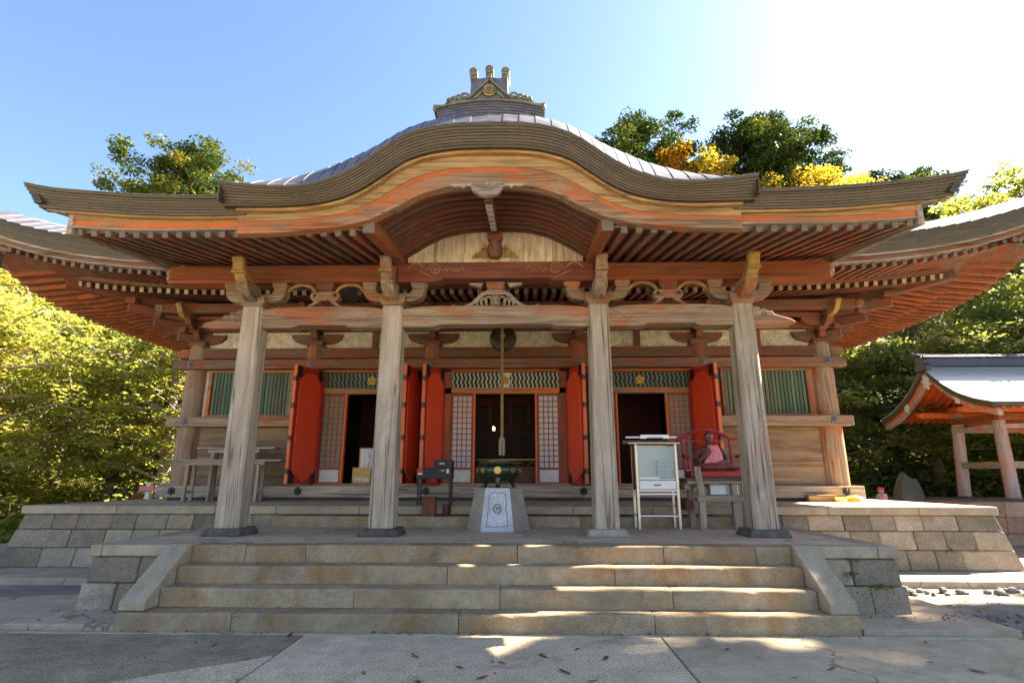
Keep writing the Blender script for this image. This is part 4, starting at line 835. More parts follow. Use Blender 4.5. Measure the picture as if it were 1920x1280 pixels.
def screen(x0, x1, parent, pm='paper'):
    f = B(); z0, z1 = 1.5, 3.53
    f.box(x0, x0 + .045, 12.84, 12.90, z0, z1).box(x1 - .045, x1, 12.84, 12.90, z0, z1).box(x0 + .045, x1 - .045, 12.84, 12.90, z1 - .05, z1).box(x0 + .045, x1 - .045, 12.84, 12.90, z0, z0 + .03).box(x0 + .045, x1 - .045, 12.84, 12.90, 1.80, 1.85)
    o = f.build('lattice_screen', M['lattice'], parent, bev=.003)
    B().box(x0 + .045, x1 - .045, 12.862, 12.872, 1.85, z1 - .05).build('paper', M[pm], o)
    B().box(x0 + .045, x1 - .045, 12.858, 12.878, z0 + .03, 1.80).build('foot_board', M['white'], o)
    g = B(); nx = 4; nz = 13
    for k in range(1, nx): xx = lerp(x0 + .045, x1 - .045, k / nx); g.box(xx - .011, xx + .011, 12.845, 12.862, 1.85, z1 - .05)
    for k in range(1, nz): zz = lerp(1.85, z1 - .05, k / nz); g.box(x0 + .045, x1 - .045, 12.848, 12.8615, zz - .011, zz + .011)
    g.build('lattice_bars', M['lattice'], o)
def leaf(hx, hy, ex, ey):
    L = math.hypot(ex - hx, ey - hy); H = 2.56
    o = B().box(0, L, -.028, .028, 0, H).build('door', M['vermilion_d'], hall, bev=.004)
    B().box(L - .001, L + .035, -.04, .04, -.005, H + .005).build('edge_strip', M['orange'], o, bev=.004)
    B().box(-.03, .03, -.035, .035, 0, H).build('hinge_stile', M['vermilion_d'], o, bev=.004)
    for sy in (-1, 1):
        pts = []; w = L * .40; cx = L * .5
        pts += [(cx + w * math.cos(a), H - .12 - w * 1.0 + w * 1.35 * math.sin(a) * .75) for a in np.linspace(0, math.pi, 15)]
        pts += [(cx - w, .34), (cx - w * .92, .22), (cx - w * .55, .17), (cx - w * .40, .10), (cx, .035), (cx + w * .40, .10), (cx + w * .55, .17), (cx + w * .92, .22), (cx + w, .34)]
        y0, y1 = (.028, .05) if sy > 0 else (-.05, -.028)
        B().prism(pts, y0, y1).build('door_panel', M['vermilion'], o, bev=.006)
        for xx, w2 in ((.035, .15), (L - .17, .15)):
            B().box(xx, xx + w2, *sorted((sy * .0285, sy * .034)), H - .26, H - .005).build('corner_fitting', M['black'], o); B().box(xx, xx + w2, *sorted((sy * .0285, sy * .034)), .005, .27).build('corner_fitting', M['black'], o)
        g = B(); [g.ball((xx, sy * .052, zz), (.016, .012, .016), 0, 8, 5) for xx, zz in ((cx, .12), (cx, .25), (cx - w * .5, .21), (cx + w * .5, .21))]; g.build('studs', M['black'], o)
        for zz in (.2, .9, 1.6, 2.2): B().box(L + .002, L + .0365, *sorted((sy * .005, sy * .042)), zz, zz + .11).build('edge_fitting', M['black'], o)
    o.location = (hx, hy, 1.50); o.rotation_euler = (0, 0, math.atan2(ey - hy, ex - hx)); return o
for bi, (xa, xb) in enumerate(((-4.33, -1.99), (-1.49, 1.49), (1.99, 4.33))):
    cx = (xa + xb) / 2; ce = bi == 1
    B().box(xa, xb, 12.78, 12.98, 1.45, 1.50).build('threshold', M['gold_x' if not ce else 'grey_x'], hall, bev=.006)
    B().box(xa, xb, 12.80, 12.96, 3.535, 3.675).build('lintel', M['hafu'], hall, bev=.006); B().box(xa, xb, 12.80, 12.96, 4.055, 4.114).build('lintel', M['redband'], hall, bev=.006)
    tr = B().box(xa, xb, 12.90, 12.94, 3.675, 4.055).build('transom', M['darkgreen'], hall)
    n = int((xb - xa) / .098)
    for k in range(n): put('wave_slat', wm[0 if ce else 1], tr, (xa + .06 + k * (xb - xa - .12) / (n - 1), 12.885, 3.685))
    if ce: B().box(cx - .11, cx + .11, 12.865, 12.87, 3.69, 4.04).build('crest_backing', M['white'], tr)
    crest(cx, 3.86, 12.862, .10, tr)
    l0, l1 = (.74, 1.26) if ce else (.60, 1.14)
    screen(cx - l1, cx - l0, hall, 'paper' if ce else 'paperdim'); screen(cx + l0, cx + l1, hall, 'paper' if ce else 'paperdim')
    for s in (-1, 1):
        B().box(*sorted((cx + s * l0, cx + s * (l0 - .045))), 12.80, 12.93, 1.5, 3.535).build('door_jamb', M['orange'], hall, bev=.004)
        B().box(*sorted((cx + s * l1, cx + s * ((xb - xa) / 2 + .02))), 12.80, 12.95, 1.45, 4.114).build('door_post', M['lattice'], hall, bev=.004)
leaf(-1.45, 12.76, -1.74, 11.93); leaf(1.45, 12.76, 1.74, 11.93)
leaf(-4.31, 12.76, -4.60, 11.92); leaf(4.31, 12.76, 4.60, 11.92)
leaf(-2.01, 12.76, -2.16, 11.90); leaf(2.01, 12.76, 2.16, 11.90)
# dim interior: floor, ceiling, pillars, altar table with gilt trim, lamp
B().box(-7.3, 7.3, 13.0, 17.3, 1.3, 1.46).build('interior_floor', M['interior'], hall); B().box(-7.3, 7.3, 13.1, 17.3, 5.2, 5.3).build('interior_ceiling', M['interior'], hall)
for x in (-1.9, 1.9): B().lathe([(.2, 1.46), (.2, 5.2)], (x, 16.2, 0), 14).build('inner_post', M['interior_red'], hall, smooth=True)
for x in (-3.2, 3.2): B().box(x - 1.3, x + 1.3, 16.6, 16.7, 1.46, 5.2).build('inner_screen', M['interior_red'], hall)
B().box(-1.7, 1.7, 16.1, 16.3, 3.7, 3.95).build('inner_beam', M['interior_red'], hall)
# ------------------------------------------------------------------ things in front of the hall
gong = thing('gong', 'dark round bronze gong hanging under the eave behind the rope', 'gong', (0, 11.5, 4.5))
B().lathe([(.0, -.07), (.16, -.075), (.25, -.05), (.29, 0), (.25, .05), (.16, .075), (.09, .08), (.075, .095), (0, .095)], (0, 11.5, 4.52), 30, ax='y').build('gong_body', M['gong'], gong, smooth=True)
b = B()
for s in (-1, 1): b.tube([(s * .16, 11.5, 4.74), (s * .16, 11.7, 5.40)], .014, 6)
o = b.build('hanger', M['iron'], gong)
rope = thing('bell_rope', 'thick twisted straw rope with wooden grip hanging in front of the gong', 'rope', (0, 11.15, 2.05))
b = B()
for k in range(3): b.tube([(.016 * math.cos(t * 9 + k * 2.094), 11.15 + .016 * math.sin(t * 9 + k * 2.094), 2.38 + t * .465) for t in np.linspace(0, 6.1, 210)], .0175, 6)
b.build('rope_strands', M['rope'], rope, smooth=True)
B().lathe([(.05, 2.05), (.062, 2.07), (.062, 2.34), (.045, 2.40)], (0, 11.15, 0), 8).build('wooden_grip', M['grey_z'], rope)
B().ball((0, 11.13, 4.50), .058).build('wooden_ball', M['gold_z'], rope, smooth=True)
# granite pedestal and incense burner
CY = 9.50; ped = thing('burner_pedestal', 'six-sided tapering granite pedestal under the incense burner', 'pedestal', (.02, CY, .8))
def hexring(r, z): return [(.02 + r * math.cos(R(60 * k)), CY + r * math.sin(R(60 * k)), z) for k in range(6)]
lo, hi = hexring(.52, .797), hexring(.39, 1.455)
for k in range(6):
    a, c = k, (k + 1) % 6; f = .9
    inner = lambda v: (.02 + (v[0] - .02) * f, CY + (v[1] - CY) * f, v[2])
    B().hexa([lo[a], lo[c], inner(lo[c]), inner(lo[a]), hi[a], hi[c], inner(hi[c]), inner(hi[a])]).build('granite_face', M['granite' if k == 4 else 'granite2'], ped, bev=.003)
B().add(hexring(.35, 1.4) + hexring(.35, 1.453), [tuple(range(6))[::-1], tuple(range(6, 12))] + [(i, (i + 1) % 6, 6 + (i + 1) % 6, 6 + i) for i in range(6)]).build('granite_top', M['granite2'], ped)
def facept(u, t):   # point on the front face, u across (-1..1), t up (0..1)
    w = lerp(.26, .195, t); z = lerp(.797, 1.455, t); y = lerp(CY - .4503, CY - .3377, t) - .003
    return (.02 + u * w, y, z)
fr = [(-.66, .12), (-.60, .135), (-.2, .11), (0, .125), (.2, .11), (.60, .135), (.66, .12), (.64, .45), (.56, .52), (.66, .58), (.62, .86), (.55, .885), (.2, .90), (0, .88), (-.2, .90), (-.55, .885), (-.62, .86), (-.66, .58), (-.56, .52), (-.64, .45), (-.66, .12)]
g = B().tube([facept(*q) for q in fr], .0045, 5)
for r, n in ((.15, 36), (.105, 30)): g.tube([facept(r * 2.0 * (1 + .06 * math.cos(6 * a)) * math.cos(a), .52 + r * .78 * (1 + .06 * math.cos(6 * a)) * math.sin(a)) for a in np.linspace(0, 2 * math.pi, n)], .0045, 5)
g.tube([facept(.11 * math.cos(t) * (1 - t / 12), .52 + .045 * math.sin(t) * (1 - t / 12)) for t in np.linspace(0, 10, 26)], .004, 5)
g.build('engraved_crest', M['line'], ped)
bur = thing('incense_burner', 'round dark bronze incense burner with gilt crests on three feet', 'incense burner', (.02, CY, 1.455))
bp = [(.10, 1.555), (.22, 1.57), (.31, 1.615), (.365, 1.675), (.385, 1.735), (.375, 1.785), (.335, 1.825), (.30, 1.84), (.305, 1.862), (.325, 1.868), (.325, 1.885), (.30, 1.887), (.285, 1.85), (.27, 1.80), (.0, 1.80)]
B().lathe(bp, (.02, CY, 0), 40).build('bowl', M['bronze'], bur, smooth=True)
for k in range(3):
    a = R(270 + 120 * k); cx, cy = .02 + .24 * math.cos(a), CY + .24 * math.sin(a)
    B().tube([(cx, cy, 1.62), (cx + .02 * math.cos(a), cy + .02 * math.sin(a), 1.56), (cx + .035 * math.cos(a), cy + .035 * math.sin(a), 1.50), (cx + .06 * math.cos(a), cy + .06 * math.sin(a), 1.457)], [.075, .055, .032, .045], 10).build('foot', M['bronze'], bur, smooth=True)
for k, a in enumerate((270, 232, 308, 205, 335)):
    a = R(a); r = .388; c = Vector((.02 + r * math.cos(a), CY + r * math.sin(a), 1.735)); n = Vector((math.cos(a), math.sin(a), 0)); t = Vector((-math.sin(a), math.cos(a), 0)); rr = .058 if k == 0 else .042
    ring = [c + t * rr * (1 + .08 * math.cos(8 * q)) * math.cos(q) + Vector((0, 0, rr * (1 + .08 * math.cos(8 * q)) * math.sin(q))) for q in np.linspace(0, 2 * math.pi, 33)[:-1]]
    o = B().add([v - n * .03 for v in ring] + [v + n * .006 for v in ring], [tuple(range(32, 64))] + [(i, (i + 1) % 32, 32 + (i + 1) % 32, 32 + i) for i in range(32)]).build('gilt_crest', M['gold' if k == 0 else 'brass'], bur)
b = B()
for k in range(44):
    a = 2 * math.pi * k / 44; b.ball((.02 + .327 * math.cos(a), CY + .327 * math.sin(a), 1.852), .012, 0, 6, 4)
b.build('beaded_rim', M['bronze'], bur, smooth=True)['kind'] = 'stuff'
B().lathe([(.0, 1.80), (.275, 1.815), (.2, 1.835), (0, 1.84)], (.02, CY, 0), 24).build('ash', M['jizo'], bur, smooth=True)
# steel cabinet
cab = thing('candle_cabinet', 'stainless steel cabinet on legs with glass front and drawer', 'cabinet', (2.66, 9.7, .8))
x0, x1, y0, y1 = 2.33, 2.99, 9.52, 9.86
for x in (x0, x1):
    for y in (y0, y1): B().box(x - .022, x + .022, y - .022, y + .022, .798, 2.17).build('leg', M['steel'], cab, bev=.004)
for z in (1.40, 1.345, 1.0): B().box(x0 + .022, x1 - .022, y0 - .012, y0 + .012, z, z + .022).build('rail', M['steelw' if z < 1.38 else 'steel'], cab)
for x in (x0, x1):
    B().box(x - .012, x + .012, y0 + .022, y1 - .022, 1.0, 1.022).build('rail', M['steel'], cab)
B().box(x0 + .02, x1 - .02, y1 - .01, y1 + .005, 1.42, 2.17).build('back_panel', M['steel'], cab)
B().box(x0 - .018, x0 - .008, y0 + .03, y1 - .03, 1.42, 2.17).build('side_panel', M['brownbox'], cab); B().box(x1 + .006, x1 + .016, y0 + .03, y1 - .03, 1.42, 2.17).build('side_panel', M['steel'], cab)
B().box(x0 + .02, x1 - .02, y0 + .02, y1 - .02, 1.585, 1.60).build('shelf', M['steel'], cab)
d = B().box(x0 + .025, x1 - .025, y0 - .018, y0 + .25, 1.43, 1.575).build('drawer', M['steelw'], cab, bev=.006); B().tube([(2.60, y0 - .02, 1.512), (2.61, y0 - .035, 1.50), (2.69, y0 - .035, 1.50), (2.70, y0 - .02, 1.512)], .008, 6).build('drawer_handle', M['black'], d)
B().box(x0 + .022, x1 - .022, y0 - .004, y0 + .002, 1.605, 2.13).build('glass_pane', M['glass'], cab)
B().box(x0 + .03, x0 + .37, y0 - .012, y0 + .03, 1.60, 1.63).build('coin_tray', M['steelw'], cab, bev=.004)
B().hexa([(x0 - .14, y0 - .10, 2.17), (x1 + .06, y0 - .10, 2.17), (x1 + .06, y1 + .10, 2.20), (x0 - .14, y1 + .10, 2.20), (x0 - .14, y0 - .10, 2.19), (x1 + .06, y0 - .10, 2.19), (x1 + .06, y1 + .06, 2.26), (x0 - .14, y1 + .06, 2.26)]).build('cabinet_roof', M['steel'], cab, bev=.004)
B().box(x0 - .15, x1 + .05, y0 + .05, y0 + .09, 2.275, 2.30).build('roof_rail', M['steelw'], cab); B().prism([(2.42, 2.262), (2.42, 2.325), (2.90, 2.325), (2.90, 2.262), (2.80, 2.262), (2.80, 2.29), (2.52, 2.29), (2.52, 2.262)], y0 + .0, y0 + .045).build('roof_handle', M['steelw'], cab)
for k in range(5): B().box(2.70, 2.93, y0 + .10, y0 + .24, 1.62 + k * .062, 1.655 + k * .062).build('candle_tray', M['white'], cab, bev=.004)
# timber stand, red chair and seated figure
st = thing('timber_stand', 'rough weathered timber stand carrying the red chair', 'stand', (3.72, 9.75, .8))
for x, y, z0 in ((3.36, 9.50, .798), (3.92, 9.55, .798), (3.30, 9.88, .798), (4.12, 9.88, .798)): B().hexa([(x - .05, y - .05, z0), (x + .05, y - .05, z0), (x + .05, y + .05, z0), (x - .05, y + .05, z0), (x - .055, y - .05, 1.56), (x + .045, y - .05, 1.56), (x + .045, y + .05, 1.56), (x - .055, y + .05, 1.56)]).build('leg', M['grey_z'], st, bev=.008)
B().box(3.28, 4.22, 9.43, 9.495, 1.24, 1.335).build('front_rail', M['grey_x'], st, bev=.008)
B().hexa([(3.29, 9.40, 1.33), (3.40, 9.40, 1.33), (3.40, 9.43, 1.33), (3.29, 9.43, 1.33), (3.25, 9.42, 1.80), (3.36, 9.42, 1.80), (3.36, 9.45, 1.80), (3.25, 9.45, 1.80)]).build('upright_board', M['grey_z'], st, bev=.006)
B().box(3.14, 4.25, 9.46, 9.53, 1.52, 1.565).build('top_rail', M['grey_x'], st, bev=.006); B().box(3.14, 4.25, 9.86, 9.93, 1.46, 1.565).build('top_rail', M['grey_x'], st, bev=.006)
B().box(3.10, 3.20, 9.5, 9.9, 1.42, 1.52).build('cross_rail', M['grey_y'], st, bev=.006); B().box(3.10, 3.22, 9.52, 9.9, 1.10, 1.25).build('cross_rail', M['interior_red'], st, bev=.006)
B().box(3.12, 4.28, 9.44, 9.95, 1.566, 1.615).build('stand_top', M['plinth'], st, bev=.006)
box = tag(B().box(3.55, 4.02, 9.62, 9.80, 1.34, 1.515).build('steel_tray', M['steelw'], None, bev=.01), 'grey metal tray under the red chair between the stand legs', 'tray')
ch = thing('red_armchair', 'red lacquered armchair with arched curling back rail', 'chair', (3.70, 9.7, 1.615))
B().box(3.22, 4.18, 9.48, 9.92, 1.617, 1.735).build('seat', M['redchair'], ch, bev=.02)
for x in (3.23, 4.05): B().beam((x, 9.88, 1.73), (x + .01, 9.93, 2.29), .05, .05).build('back_post', M['redchair'], ch, bev=.008)
arch = [(3.02, 9.93, 2.24), (3.12, 9.93, 2.255), (3.22, 9.93, 2.29), (3.36, 9.93, 2.37), (3.52, 9.93, 2.43), (3.66, 9.93, 2.445), (3.80, 9.93, 2.42), (3.94, 9.93, 2.36), (4.06, 9.93, 2.29), (4.17, 9.93, 2.275), (4.28, 9.93, 2.30)]
B().tube(arch, [.018, .028, .032, .032, .034, .036, .034, .032, .032, .026, .012], 8).build('back_rail', M['redchair'], ch, smooth=True)
B().beam((3.24, 9.925, 2.24), (4.06, 9.925, 2.24), .02, .02).build('cross_bar', M['redchair'], ch)
for s, x in ((-1, 3.24), (1, 4.12)):
    B().tube([(x, 9.88, 1.97), (x + s * .05, 9.75, 1.99), (x + s * .06, 9.60, 1.97), (x + s * .04, 9.50, 1.90), (x + s * .02, 9.48, 1.75)], [.028, .03, .03, .028, .024], 8).build('arm_rest', M['redchair'], ch, smooth=True)
fig = thing('seated_figure', 'dark lacquered seated wooden figure wearing a pink bib', 'statue', (3.62, 9.7, 1.735))
b = B(); cx, cy = 3.62, 9.72
b.ball((cx, cy, 1.95), (.165, .125, .21), 0, 16, 10); b.ball((cx, cy, 2.08), (.20, .11, .09), 0, 16, 8); b.ball((cx, cy - .01, 2.19), (.05, .05, .07))
b.ball((cx, cy - .02, 2.30), (.077, .09, .105), 0, 16, 12); b.ball((cx, cy - .105, 2.29), (.018, .025, .028)); b.ball((cx, cy - .09, 2.245), (.035, .022, .014)); b.ball((cx, cy - .085, 2.325), (.06, .02, .012))
b.ball((cx - .08, cy, 2.295), (.016, .03, .04)); b.ball((cx + .08, cy, 2.295), (.016, .03, .04)); b.ball((cx, cy - .07, 2.215), (.045, .035, .03))
b.ball((cx, cy - .10, 1.79), (.30, .20, .075), 0, 18, 8); b.ball((cx - .22, cy - .10, 1.80), (.12, .16, .075)); b.ball((cx + .22, cy - .10, 1.80), (.12, .16, .075)); b.ball((cx + .33, cy - .12, 1.775), (.14, .13, .04))
b.tube([(cx - .18, cy, 2.08), (cx - .235, cy - .03, 1.96), (cx - .20, cy - .12, 1.90), (cx - .10, cy - .19, 1.99)], [.065, .062, .05, .035], 10)
b.tube([(cx + .18, cy, 2.08), (cx + .245, cy - .03, 1.97), (cx + .22, cy - .14, 1.87), (cx + .10, cy - .20, 1.85)], [.065, .062, .055, .04], 10)
b.ball((cx - .085, cy - .205, 2.02), (.035, .022, .045))
for k in range(4): b.tube([(cx - .11 + .018 * k, cy - .21, 2.04), (cx - .112 + .018 * k, cy - .215, 2.085 + .008 * (1.5 - abs(k - 1.5))), (cx - .110 + .018 * k, cy - .222, 2.11 + .01 * (1.5 - abs(k - 1.5)))], [.010, .009, .007], 6)
b.tube([(cx - .055, cy - .205, 2.01), (cx - .035, cy - .212, 2.045), (cx - .035, cy - .215, 2.07)], [.012, .010, .008], 6)
b.ball((cx + .07, cy - .22, 1.85), (.05, .03, .025)); [b.tube([(cx + .06 - .016 * k, cy - .235, 1.855), (cx + .03 - .016 * k, cy - .25, 1.85), (cx + .01 - .012 * k, cy - .25, 1.84)], [.010, .009, .007], 6) for k in range(4)]
body = b.build('body', M['statue'], fig, smooth=True)
rmod = body.modifiers.new('remesh', 'REMESH'); rmod.mode = 'VOXEL'; rmod.voxel_size = .0085; rmod.use_smooth_shade = True
smd = body.modifiers.new('smooth', 'SMOOTH'); smd.iterations = 2
for s in (-1, 1): B().ball((cx + s * .03, cy - .103, 2.312), (.014, .008, .007), 0, 8, 5).build('eye', M['sackw'], fig, smooth=True)
g = B(); vs = []; nu, nv = 13, 9
for j in range(nv):
    t = j / (nv - 1); z = lerp(2.155, 1.83, t); w = lerp(.075, .175, t ** .8)
    for i in range(nu):
        u = -1 + 2 * i / (nu - 1); d = .128 + .045 * math.sin(t * 2.6) + .008 * math.sin(u * 9 + t * 3); vs.append((cx + .03 + u * w, cy - d * math.sqrt(max(.05, 1 - .45 * u * u)) - .012, z))
fs = [(j * nu + i, j * nu + i + 1, (j + 1) * nu + i + 1, (j + 1) * nu + i) for j in range(nv - 1) for i in range(nu - 1)]
o = g.add(vs, fs).build('bib', M['pink'], fig, smooth=True); sm = o.modifiers.new('thickness', 'SOLIDIFY'); sm.thickness = .008
# black collection stand, brown box, bucket
bs = thing('black_collection_stand', 'black metal collection box on thin legs with red and white label', 'collection box', (-1.22, 10.5, 1.13))
for x, y in ((-1.50, 10.42), (-.92, 10.42), (-1.50, 10.70), (-.92, 10.70)): B().box(x - .016, x + .016, y - .016, y + .016, 1.128, 1.66).build('leg', M['black'], bs)
B().box(-1.54, -.89, 10.39, 10.73, 1.60, 1.80).build('tray_box', M['black'], bs, bev=.006); B().box(-1.235, -.89, 10.45, 10.73, 1.80, 1.94).build('raised_box', M['black'], bs, bev=.006)
B().box(-1.50, -.92, 10.41, 10.43, 1.33, 1.35).build('brace', M['black'], bs)
lb = B().box(-1.515, -1.425, 10.384, 10.3895, 1.70, 1.79).build('label', M['redlabel'], bs); B().box(-1.514, -1.426, 10.383, 10.3895, 1.675, 1.70).build('label_foot', M['sackw'], lb)
B().box(-1.13, -1.03, 10.444, 10.4495, 1.865, 1.885).build('slot_label', M['sackw'], bs); B().box(-.985, -.94, 10.384, 10.3895, 1.70, 1.775).build('paper_tag', M['sackw'], bs); B().box(-1.09, -1.02, 10.385, 10.3895, 1.735, 1.765).build('paper_tag', M['brass'], bs)
bx = thing('brown_wooden_box', 'small upright reddish-brown wooden box on the stone step', 'box', (-1.22, 10.1, .97))
B().box(-1.34, -1.11, 10.0, 10.16, .972, 1.275).build('case', M['brownbox'], bx, bev=.004); B().box(-1.355, -1.095, 9.99, 10.17, 1.275, 1.295).build('lid', M['brownbox'], bx, bev=.004)
bk = thing('maroon_bucket', 'small maroon plastic bucket beside the brown wooden box', 'bucket', (-.92, 10.08, .97))
B().lathe([(.06, .972), (.063, .975), (.078, 1.16), (.084, 1.165), (.084, 1.175), (.073, 1.175), (.062, 1.0), (0, 1.0)], (-.92, 10.08, 0), 20).build('pail', M['maroon'], bk, smooth=True)
# benches against the left wall
def bench(name, label, xa, xb, y0, y1, zt, zl, n):
    t = thing(name, label, 'bench', ((xa + xb) / 2, (y0 + y1) / 2, 1.13))
    B().box(xa, xb, y0, y1, zt - .04, zt).build('top', M['grey_x'], t, bev=.006)
    B().box(xa + .25, xb - .35, y0 + .02, y0 + .05, zt - .12, zt - .04).build('apron_board', M['grey_x'], t, bev=.005)
    for x in (xa + .36, xb - .50):
        for y in (y0 + .06, y1 - .06): B().box(x - .035, x + .035, y - .03, y + .03, zl, zt - .04).build('leg', M['grey_z'], t, bev=.005)
        B().box(x - .02, x + .02, y0 + .09, y1 - .09, zl + .18, zl + .23).build('stretcher', M['grey_y'], t)
    return t
bench('low_bench', 'long low weathered plank bench left of the open doors', -7.05, -4.68, 11.75, 12.12, 2.0, 1.128, 0)
bench('tall_bench', 'shorter raised plank bench behind the long bench by the board wall', -6.80, -5.05, 12.22, 12.5, 2.28, 1.128, 0)
# picture and notice in the left doorway
pic = thing('framed_picture', 'honey-coloured wooden frame with brown picture on the left threshold', 'picture', (-3.27, 12.9, 1.5))
x0, x1, z0, z1, y = -3.49, -3.07, 1.505, 1.85, 12.86
for a in ((x0, x1, z0, z0 + .035), (x0, x1, z1 - .035, z1), (x0, x0 + .035, z0 + .036, z1 - .036), (x1 - .035, x1, z0 + .036, z1 - .036)): B().box(a[0], a[1], y, y + .035, a[2], a[3]).build('frame_side', M['framewood'], pic, bev=.004)
B().box(x0 + .03, x1 - .03, y + .015, y + .02, z0 + .03, z1 - .03).build('print', M['brass'], pic); B().box(x0 + .04, x1 - .04, y + .008, y + .013, z0 + .04, z0 + .12).build('caption', M['notice'], pic)
nt_ = thing('framed_notice', 'white handwritten notice in thin wooden frame behind the brown picture', 'notice', (-3.1, 13.1, 1.5))
x0, x1, z0, z1, y = -3.40, -2.98, 1.80, 2.30, 13.02
for a in ((x0, x1, z0, z0 + .025), (x0, x1, z1 - .025, z1), (x0, x0 + .025, z0 + .026, z1 - .026), (x1 - .025, x1, z0 + .026, z1 - .026)): B().box(a[0], a[1], y, y + .03, a[2], a[3]).build('frame_side', M['framewood'], nt_, bev=.003)
B().box(x0 + .02, x1 - .02, y + .01, y + .015, z0 + .02, z1 - .02).build('sheet', M['notice'], nt_)
for x in (x0 + .04, x1 - .04): B().beam((x, y + .03, 2.2), (x, y + .28, 1.47), .03, .03).build('easel_leg', M['framewood'], nt_)
# things in the dim hall
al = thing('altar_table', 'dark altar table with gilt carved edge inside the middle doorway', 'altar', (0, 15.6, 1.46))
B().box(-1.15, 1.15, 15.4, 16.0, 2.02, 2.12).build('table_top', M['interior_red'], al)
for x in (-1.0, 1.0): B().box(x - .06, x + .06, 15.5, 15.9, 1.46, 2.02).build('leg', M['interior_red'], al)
B().box(-1.15, 1.15, 15.385, 15.40, 2.10, 2.125).build('gilt_edge', M['gold'], al)
for sg_ in (1, -1): B().tube([(sg_ * (.20 + .55 * t), 15.38, 2.00 + .03 * math.sin(9 * t)) for t in np.linspace(0, 1, 14)], [.012 + .018 * abs(math.sin(q * .5)) for q in range(14)], 6).build('gilt_carving', M['gold'], al, smooth=True)
#[(-.25 - .5 * t, 15.38, 2.00 + .03 * math.sin(9 * t)) for t in np.linspace(0, 1, 14)], [.012 + .018 * abs(math.sin(q * .5)) for q in range(14)], 6)]
ob = thing('offertory_chest', 'low dark wooden offertory chest just inside the middle doorway', 'chest', (0, 13.6, 1.46))
B().box(-.72, .72, 13.3, 13.8, 1.462, 1.86).build('chest_body', M['brownbox'], ob, bev=.01)
for k in range(9): B().box(-.70, .70, 13.32 + k * .052, 13.345 + k * .052, 1.862, 1.88).build('slat', M['brownbox'], ob)
lp = thing('hanging_lamp', 'tiny glowing lamp deep inside the middle doorway', 'lamp', (-.45, 16.0, 2.95))
B().ball((-.45, 16.0, 3.0), (.035, .035, .06)).build('flame', M['lampglow'], lp, smooth=True); B().tube([(-.45, 16.0, 3.06), (-.45, 16.0, 5.2)], .008, 5).build('chain', M['iron'], lp); B().lathe([(.02, 2.91), (.06, 2.93), (.07, 2.95), (.02, 2.95)], (-.45, 16.0, 0), 12).build('dish', M['brass'], lp)
for x, w in ((-.5, .09), (.05, .09), (.55, .09)):
    o = tag(B().box(x - w / 2, x + w / 2, 15.2, 15.22, 3.05, 3.62).build('hanging_plaque', M['interior_red'], None, bev=.004), {-.5: 'narrow dark plaque hanging left in the middle doorway', .05: 'narrow dark plaque hanging centrally behind the bell rope', .55: 'narrow dark plaque hanging right in the middle doorway'}[x], 'plaque', 'plaques inside the hall')
# things on the right end of the podium
tag(B().box(6.46, 7.02, 12.28, 12.45, 1.132, 1.27).build('timber_offcut', M['gold_x'], None, bev=.012), 'squared yellow timber offcut lying on the podium by the sill', 'timber')
sk = thing('yellow_sack', 'crumpled yellow and white sack lying on the podium corner', 'sack', (7.35, 12.4, 1.13))
b = B(); rs = np.random.default_rng(3); nu, nv = 26, 14; vs = []
for j in range(nv):
    for i in range(nu):
        u, v = -1 + 2 * i / (nu - 1), -1 + 2 * j / (nv - 1); h = max(0, (1 - u ** 4) * (1 - v ** 4)) ** .5 * .085 * (1 + .5 * math.sin(5 * u + 3 * v) * math.cos(4 * v + u)) ; vs.append((7.32 + u * .36, 12.36 + v * .17, 1.134 + h))
fs = [(j * nu + i, j * nu + i + 1, (j + 1) * nu + i + 1, (j + 1) * nu + i) for j in range(nv - 1) for i in range(nu - 1)]
b.add([v for v in vs], fs); b.m = [1 if (k % (nu - 1)) > 17 else 0 for k in range(len(fs))]; b.build('sack_cloth', [M['sacky'], M['sackw']], sk, smooth=True)
# sign post, boards, stones beside the hall
sg = thing('white_trail_post', 'short white wooden post with small crossing signboards left of the hall', 'signpost', (-10.25, 16, 0))
B().box(-10.33, -10.20, 15.94, 16.06, 0, 1.50).build('post', M['sackw'], sg, bev=.012)
B().box(-10.48, -10.06, 15.91, 15.935, 1.26, 1.40).build('arm_board', M['pink'], sg, bev=.005); B().box(-10.44, -10.12, 15.895, 15.909, 1.25, 1.275).build('arm_stripe', M['verdi'], sg)
wp = thing('leaning_board', 'brown plank leaning beside the white signpost', 'plank', (-10.7, 16, 0)); B().beam((-11.1, 15.8, .55), (-10.55, 16.1, 1.15), .05, .25).build('board', M['brownbox'], wp); B().beam((-10.6, 16.15, 0), (-10.58, 16.15, 1.0), .06, .06).build('prop', M['brownbox'], wp)
def boulder(name, label, cat, c, r, m, seed, tall=1.0, sq=.25):
    b = B(); b.ball((0, 0, 0), 1.0, 0, 16, 11); rs = np.random.default_rng(seed); ph = rs.uniform(0, 6, 9)
    b.v = [((x * (1 + sq * .5 * math.sin(3 * x + ph[0]) * math.cos(2.4 * z + ph[1]) + .1 * math.sin(6 * y + ph[2]))) * r[0] + c[0], y * (1 + .2 * math.sin(4 * z + ph[3])) * r[1] + c[1], z * (1 + .12 * math.sin(5 * x + ph[4])) * r[2] + c[2]) for x, y, z in b.v]
    o = b.build(name, M[m], None, smooth=True); return tag(o, label, cat)
boulder('stone_stele', 'tall rounded dark stone stele beside the bell pavilion base', 'stele', (11.15, 16.2, .85), (.42, .22, .90), 'oldstone', 4, sq=.3)
boulder('grey_boulder', 'pale upright boulder just right of the hall corner post', 'boulder', (9.2, 16.2, 1.05), (.20, .2, .62), 'jizo', 6)
bank = None
